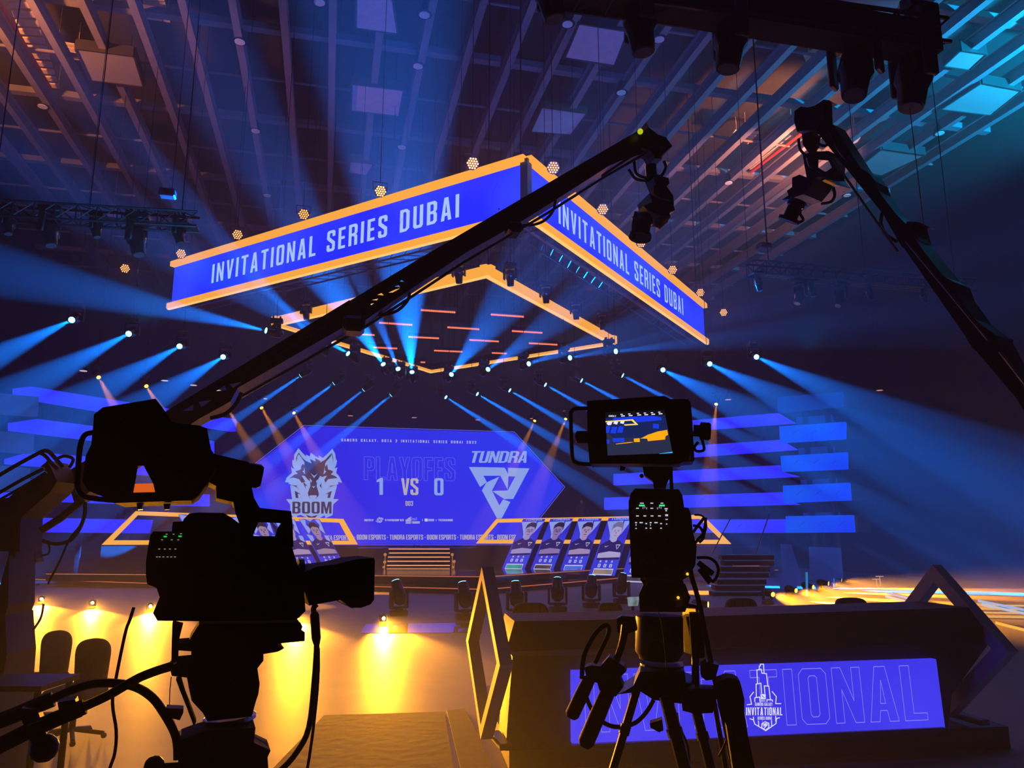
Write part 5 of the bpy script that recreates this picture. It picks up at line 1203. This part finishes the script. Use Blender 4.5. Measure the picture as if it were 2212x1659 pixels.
m = MB(); fill(m, [[(708, 440), (1035, 418), (1100, 485), (935, 495), (930, 480), (1060, 472), (1020, 435), (708, 455)]], fs(.001)); m.build('yellow_frame_picture', glow('vf_yellow', (255, 225, 110), 1.), sc)
m = MB(); fill(m, [[(1145, 640), (1210, 605), (1330, 565), (1445, 545), (1455, 605), (1425, 620), (1420, 660), (1215, 680), (1205, 650), (1120, 648)]], fs(.001)); fill(m, [[(1045, 650), (1115, 645), (1118, 690), (1050, 690)]], fs(.001)); fill(m, [[(830, 712), (1000, 690), (1050, 690), (1000, 700), (835, 718)]], fs(.001)); m.build('orange_picture', glow('vf_orange', (255, 165, 20), 1.1), sc)
m = MB(); fill(m, [[(720, 470), (740, 445), (790, 450), (775, 485), (740, 490)]], fs(.0013)); fill(m, [[(800, 470), (812, 445), (860, 448), (845, 482)]], fs(.0013)); fill(m, [[(880, 465), (890, 440), (935, 440), (925, 475)]], fs(.0013))
text(m, 'CAMERA 3', fs(.001), 746, 832, 390, 370)
for (x, y) in ((900, 360), (992, 355), (1095, 348), (1178, 345), (1262, 340), (1350, 334)): fill(m, [[(x-14, y-5), (x+14, y-6), (x+14, y+4), (x-14, y+5)]], fs(.001)); fill(m, [[(x-6, y+14), (x+38, y+12), (x+38, y+24), (x-6, y+26)]], fs(.001))
m.build('white_readouts', glow('vf_white', (235, 235, 255), 1.), sc)
m = MB(); fill(m, [[(1350, 828), (1508, 805), (1510, 822), (1355, 832)]], fs(.001)); m.build('cyan_glint', glow('vf_cyan', (60, 170, 240), 1.), sc)
m = MB(); m.tube([FV(x, y, -.03) for x, y in ((1272, 882), (1243, 883), (1235, 889), (1233, 900), (1236, 985), (1243, 998), (1256, 1002), (1278, 1003))], .005, 10, 4); m.build('grab_rail', BLKM, vf)
m = MB(); m.lathe(FV(1244, 944, -.04), FV(1274, 944, -.04), [(0, .012), (.1, .015), (1, .015)], 16); m.build('side_knob', RUB, vf)
m = MB(); m.lathe(FV(1498, 930, -.04), FV(1535, 932, -.04), [(0, .014), (.35, .014), (.4, .021), (.9, .021), (1, .018)], 16); m.build('side_knob', RUB, vf)
m = MB(); m.tube([FV(x, y, -.04) for x, y in ((1516, 948), (1521, 968), (1517, 974), (1504, 974), (1500, 966), (1508, 955))], .0035, 8, 3); m.build('side_loop', BLKM, vf)
m = MB(); fill(m, [[(1489, 984), (1492, 983), (1491, 996), (1486, 999), (1480, 998), (1487, 994)]], lambda x, y: FV(x, y, .002)); m.build('yellow_mark', mat('yellow_paint', (.7, .5, .05), .5), vf)
m = MB(); plate(m, [(1340, 1006), (1352, 1009), (1350, 1018), (1340, 1018)], FV, .03); m.build('thumb_screw', BLKM, vf)
m = MB(); plate(m, [(1388, 1008), (1451, 1008), (1448, 1030), (1441, 1045), (1438, 1056), (1413, 1056), (1410, 1042), (1392, 1030)], shifted(FV, .03), .06); m.build('viewfinder_mount', BLKM, ct)
m = MB(); m.ball(FV(1386, 1028, -.05), .0055, 10); m.build('lock_knob', BLK, ct)
m = MB(); m.tube([FV(1449, 1008, -.05), FV(1450, 1040, -.05), FV(1451, 1058, -.05)], .0045, 8); m.build('cable', RUB, ct)
m = MB(); plate(m, [(1372, 1055), (1466, 1057), (1474, 1070), (1478, 1096), (1487, 1097), (1493, 1112), (1497, 1150), (1505, 1180), (1502, 1220), (1490, 1244), (1476, 1252), (1440, 1250), (1364, 1248), (1361, 1170), (1358, 1100), (1358, 1083), (1363, 1065)], FT, .2); cb = m.build('camera_body', BLK, ct)
def quadpx(m, x, y, w, h): m.prism([FT(x-w/2, y-h/2, .0012), FT(x+w/2, y-h/2, .0012), FT(x+w/2, y+h/2, .0012), FT(x-w/2, y+h/2, .0012)], FT.n*-.002)
for x in (1386.5, 1430):
    m = MB(); quadpx(m, x, 1092, 12, 3.4); m.build('green_indicator', glow('green_bright', (60, 225, 130), 1.2), cb)
m = MB()
for (x, y, w, h) in [(1386.5, 1087, 8, 2), (1408, 1087, 6, 2), (1430, 1087, 6, 2), (1377, 1098, 6, 2), (1408, 1098, 6, 2), (1389, 1097, 1, 4), (1393, 1096, 1, 4), (1397, 1098, 1, 4), (1420, 1098, 1, 4), (1424, 1096, 1, 4), (1428, 1097, 1, 4), (1439, 1099, 7, 2.4), (1439, 1103, 3, 3), (1377, 1114.5, 6, 2.2), (1393, 1114.5, 6, 2.2), (1408.5, 1114.5, 6, 2.2), (1424.5, 1114.5, 6, 2.2), (1440, 1113, 6, 4), (1440, 1122, 5, 2), (1374, 1129, 4, 2.4), (1385, 1129, 7, 2.4), (1396, 1131, 4, 2.4), (1405.5, 1129, 4, 2.4), (1417, 1129, 7, 2.4), (1428, 1131, 4, 2.4), (1374, 1134, 1.5, 4), (1405, 1134, 1.5, 4), (1374, 1141.5, 3, 2), (1396, 1141, 3.4, 2.4), (1405.5, 1141, 3.4, 2.4), (1428, 1141, 3.4, 2.4), (1440, 1132, 3, 2)]:
    quadpx(m, x, y, w, h)
m.build('control_lettering', glow('panel_white', (195, 195, 215), 1.), cb)
for x, y in ((1384, 1212), (1412, 1212), (1442, 1230)):
    m = MB(); m.cyl(FT(x, y), FT(x, y, .012), .006, k=12); m.build('socket', GREY, cb)
m = MB(); plate(m, [(1385, 1246), (1472, 1248), (1478, 1270), (1492, 1290), (1480, 1322), (1382, 1322), (1380, 1285), (1390, 1262)], FT, .16); m.build('camera_plate', BLK, ct)
m = MB(); m.lathe(FT(1424, 1328, -.09), FT(1424, 1424, -.09), [(0, .052), (.05, .057), (.85, .057), (.93, .05), (1, .048)], 28); hd_ = m.build('pan_tilt_head', BLK, ct, smooth=True)
m = MB(); ribbon(m, [(1421+17*math.cos(math.radians(a)), 1399-17*math.sin(math.radians(a))) for a in range(30, 160, 12)], 1.5, lambda x, y: FT(x, y, -.03)); m.build('scale_marks', mat('grey_marks', (.25, .25, .25), .5), hd_)
m = MB(); m.bbox(FT(1498, 1360, -.08), (.02, .08, .12), .004); m.build('head_side_plate', BLKM, ct)
m = MB(); plate(m, [(1385, 1432), (1475, 1430), (1478, 1452), (1500, 1462), (1502, 1512), (1470, 1520), (1412, 1512), (1384, 1494), (1350, 1498), (1335, 1500), (1333, 1486), (1352, 1472), (1372, 1460)], FT, .14); m.build('tripod_bowl', BLKM, ct)
m = MB(); m.lathe(FT(1430, 1434, -.07), FT(1430, 1438, -.07), [(0, .052), (1, .052)], 24); m.build('bright_ring', GREY, ct)
legs = [((1375, 1491), (1325, 1659), DT, 8.5), ((1438, 1504), (1478, 1659), DT-.05, 13), ((1500, 1520), (1535, 1659), DT+.0, 10), ((1478, 1500), (1512, 1659), DT+.12, 7)]
for i, (a, b, d, r) in enumerate(legs[:3]):
    A_ = pd(*a, d); B_ = pd(*b, d-.02); dv = (B_-A_); E_ = A_+dv*((A_.z-.02)/(A_.z-B_.z)); m = MB()
    m.tube([A_, E_], r*DT/FPX, 10); lg = m.build('leg', BLKM, ct)
    M_ = A_.lerp(B_, .45); m = MB(); m.tube([M_, M_+dv*.12], (r+2.5)*DT/FPX, 10); m.build('leg_clamp', BLK, lg)
m = MB(); m.tube([pd(1540, 1500, DT+.1), pd(1575, 1700, DT+.1)], .006, 8); m.build('spreader_rod', BLKM, ct)
m = MB(); plate(m, [(1404, 1556), (1430, 1548), (1433, 1578), (1424, 1582), (1405, 1572)], FT, .03); m.build('leg_lock', BLK, ct)
# pan handles
def grip(a, b, d, r, nm, parent=None):
    m = MB(); A_, B_ = pd(*a, d), pd(*b, d); m.lathe(A_, B_, [(0, r*.55*DT/FPX), (.06, r*.9*DT/FPX), (.5, r*DT/FPX), (.93, r*DT/FPX), (1, r*.7*DT/FPX)], 16); return m.build(nm, RUB, parent or ct, smooth=True)
m = MB(); plate(m, [(1332, 1337), (1345, 1326), (1372, 1328), (1376, 1362), (1352, 1370), (1334, 1366)], FT, .05); m.build('handle_rosette', BLKM, ct)
m = MB(); m.tube([pd(x, y, DT-.03) for x, y in ((1350, 1350), (1345, 1385), (1332, 1425), (1315, 1455))], .0085, 10, 3); ph = m.build('pan_handle', BLKM, ct)
m = MB(); plate(m, [(1262, 1442), (1280, 1430), (1300, 1432), (1318, 1412), (1332, 1420), (1350, 1432), (1353, 1450), (1340, 1460), (1348, 1478), (1330, 1505), (1310, 1500), (1295, 1492), (1290, 1475), (1268, 1470)], facing(DT-.06), .05); m.build('handle_joint', BLK, ph)
grip((1275, 1462), (1233, 1550), DT-.06, 14, 'zoom_grip', ph); grip((1316, 1488), (1262, 1612), DT-.06, 16, 'pan_grip', ph)
m = MB(); m.tube([pd(x, y, DT-.08) for x, y in ((1257, 1466), (1261, 1420), (1281, 1376), (1303, 1352), (1314, 1354), (1313, 1372), (1295, 1410), (1285, 1432))], .0055, 8, 4); m.build('handle_cable', RUB, ph)
m = MB(); m.tube([pd(x, y, DT+.02) for x, y in ((1266, 1505), (1278, 1532), (1295, 1555), (1328, 1570), (1369, 1563), (1395, 1540), (1412, 1512))], .0052, 8, 4); m.build('handle_cable', RUB, ph)
m = MB(); plate(m, [(1547, 1462), (1567, 1454), (1582, 1456), (1594, 1464), (1602, 1485), (1608, 1510), (1608, 1538), (1616, 1590), (1634, 1675), (1586, 1675), (1567, 1560), (1552, 1530)], facing(DT-.1), .06); g2 = m.build('pan_grip', RUB, ct)
m = MB(); plate(m, [(1512, 1430), (1524, 1423), (1551, 1432), (1545, 1468), (1525, 1470), (1515, 1462)], facing(DT-.03), .05); m.build('handle_rosette', BLKM, ct)
m = MB(); plate(m, [(1470, 1490), (1500, 1478), (1546, 1480), (1548, 1510), (1540, 1540), (1500, 1542), (1474, 1535)], facing(DT-.06), .05); m.build('handle_joint', BLK, ct)
m = MB(); plate(m, [(1488, 1322), (1506, 1320), (1510, 1420), (1512, 1520), (1496, 1520), (1494, 1420)], shifted(FT, .02), .04); m.build('side_bar', BLKM, ct)
for a, r in (([(1486, 1190), (1493, 1241), (1503, 1275), (1513, 1316), (1537, 1437), (1551, 1498), (1567, 1572), (1580, 1640)], .006), ([(1497, 1150), (1512, 1130), (1524, 1118), (1520, 1150), (1508, 1165), (1500, 1175)], .0035), ([(1497, 1135), (1513, 1140), (1520, 1160), (1510, 1172)], .0032), ([(1500, 1112), (1518, 1115), (1526, 1135), (1520, 1160)], .0022),
             ([(1505, 1205), (1530, 1205), (1546, 1215), (1552, 1232), (1546, 1250), (1537, 1258)], .0035), ([(1462, 1540), (1468, 1570), (1485, 1610), (1489, 1659)], .003), ([(1575, 1580), (1565, 1610), (1552, 1635)], .0025), ([(1425, 1160), (1392, 1180), (1388, 1215), (1400, 1270), (1425, 1330), (1436, 1400), (1440, 1450)], .0012)):
    m = MB(); m.tube([pd(x, y, DT-.01) for x, y in a], r, 8, 4); m.build('cable', RUB, ct)
for x, y, x1, y1, r in ((1512, 1228, 1535, 1258, 7), (1508, 1215, 1540, 1240, 6), (1474, 1262, 1484, 1290, 6)):
    m = MB(); m.cyl(pd(x, y, DT), pd(x1, y1, DT), r*DT/FPX, k=10); m.build('connector', BLKM, ct)
for x, y in ((1485, 1240), (1465, 1291)):
    m = MB(); m.ball(pd(x, y, DT-.01), .0035, 10); m.build('indicator_lamp', glow('amber_dot', (255, 180, 40), 1.5), ct)
m = MB(); plate(m, [(1458, 1296), (1474, 1294), (1475, 1310), (1460, 1312)], facing(DT-.02), .01); m.build('tape_flag', mat('tape', (.5, .4, .25), .6), ct)
# small stage monitor seen between tripod and desk, trophy glints
VX = 1106.
m = MB(); P = facing(9.5); plate(m, [(1355, 1290), (1381, 1289), (1378, 1309), (1357, 1309)], P, .04); c_ = P(1368, 1309); dm = thing('desk_monitor', 'small lit monitor on a stand just left of the tripod camera, behind the desk', 'monitor', (c_.x, c_.y, 0)); q = MB(); q.cyl((c_.x, c_.y, 0), c_+P.n*.03, .02, k=8); q.build('stand', BLKM, dm); (m.build('screen', glow('small_monitor', (150, 165, 190), .8, False, ((70, 110, 90), 9.)), dm))
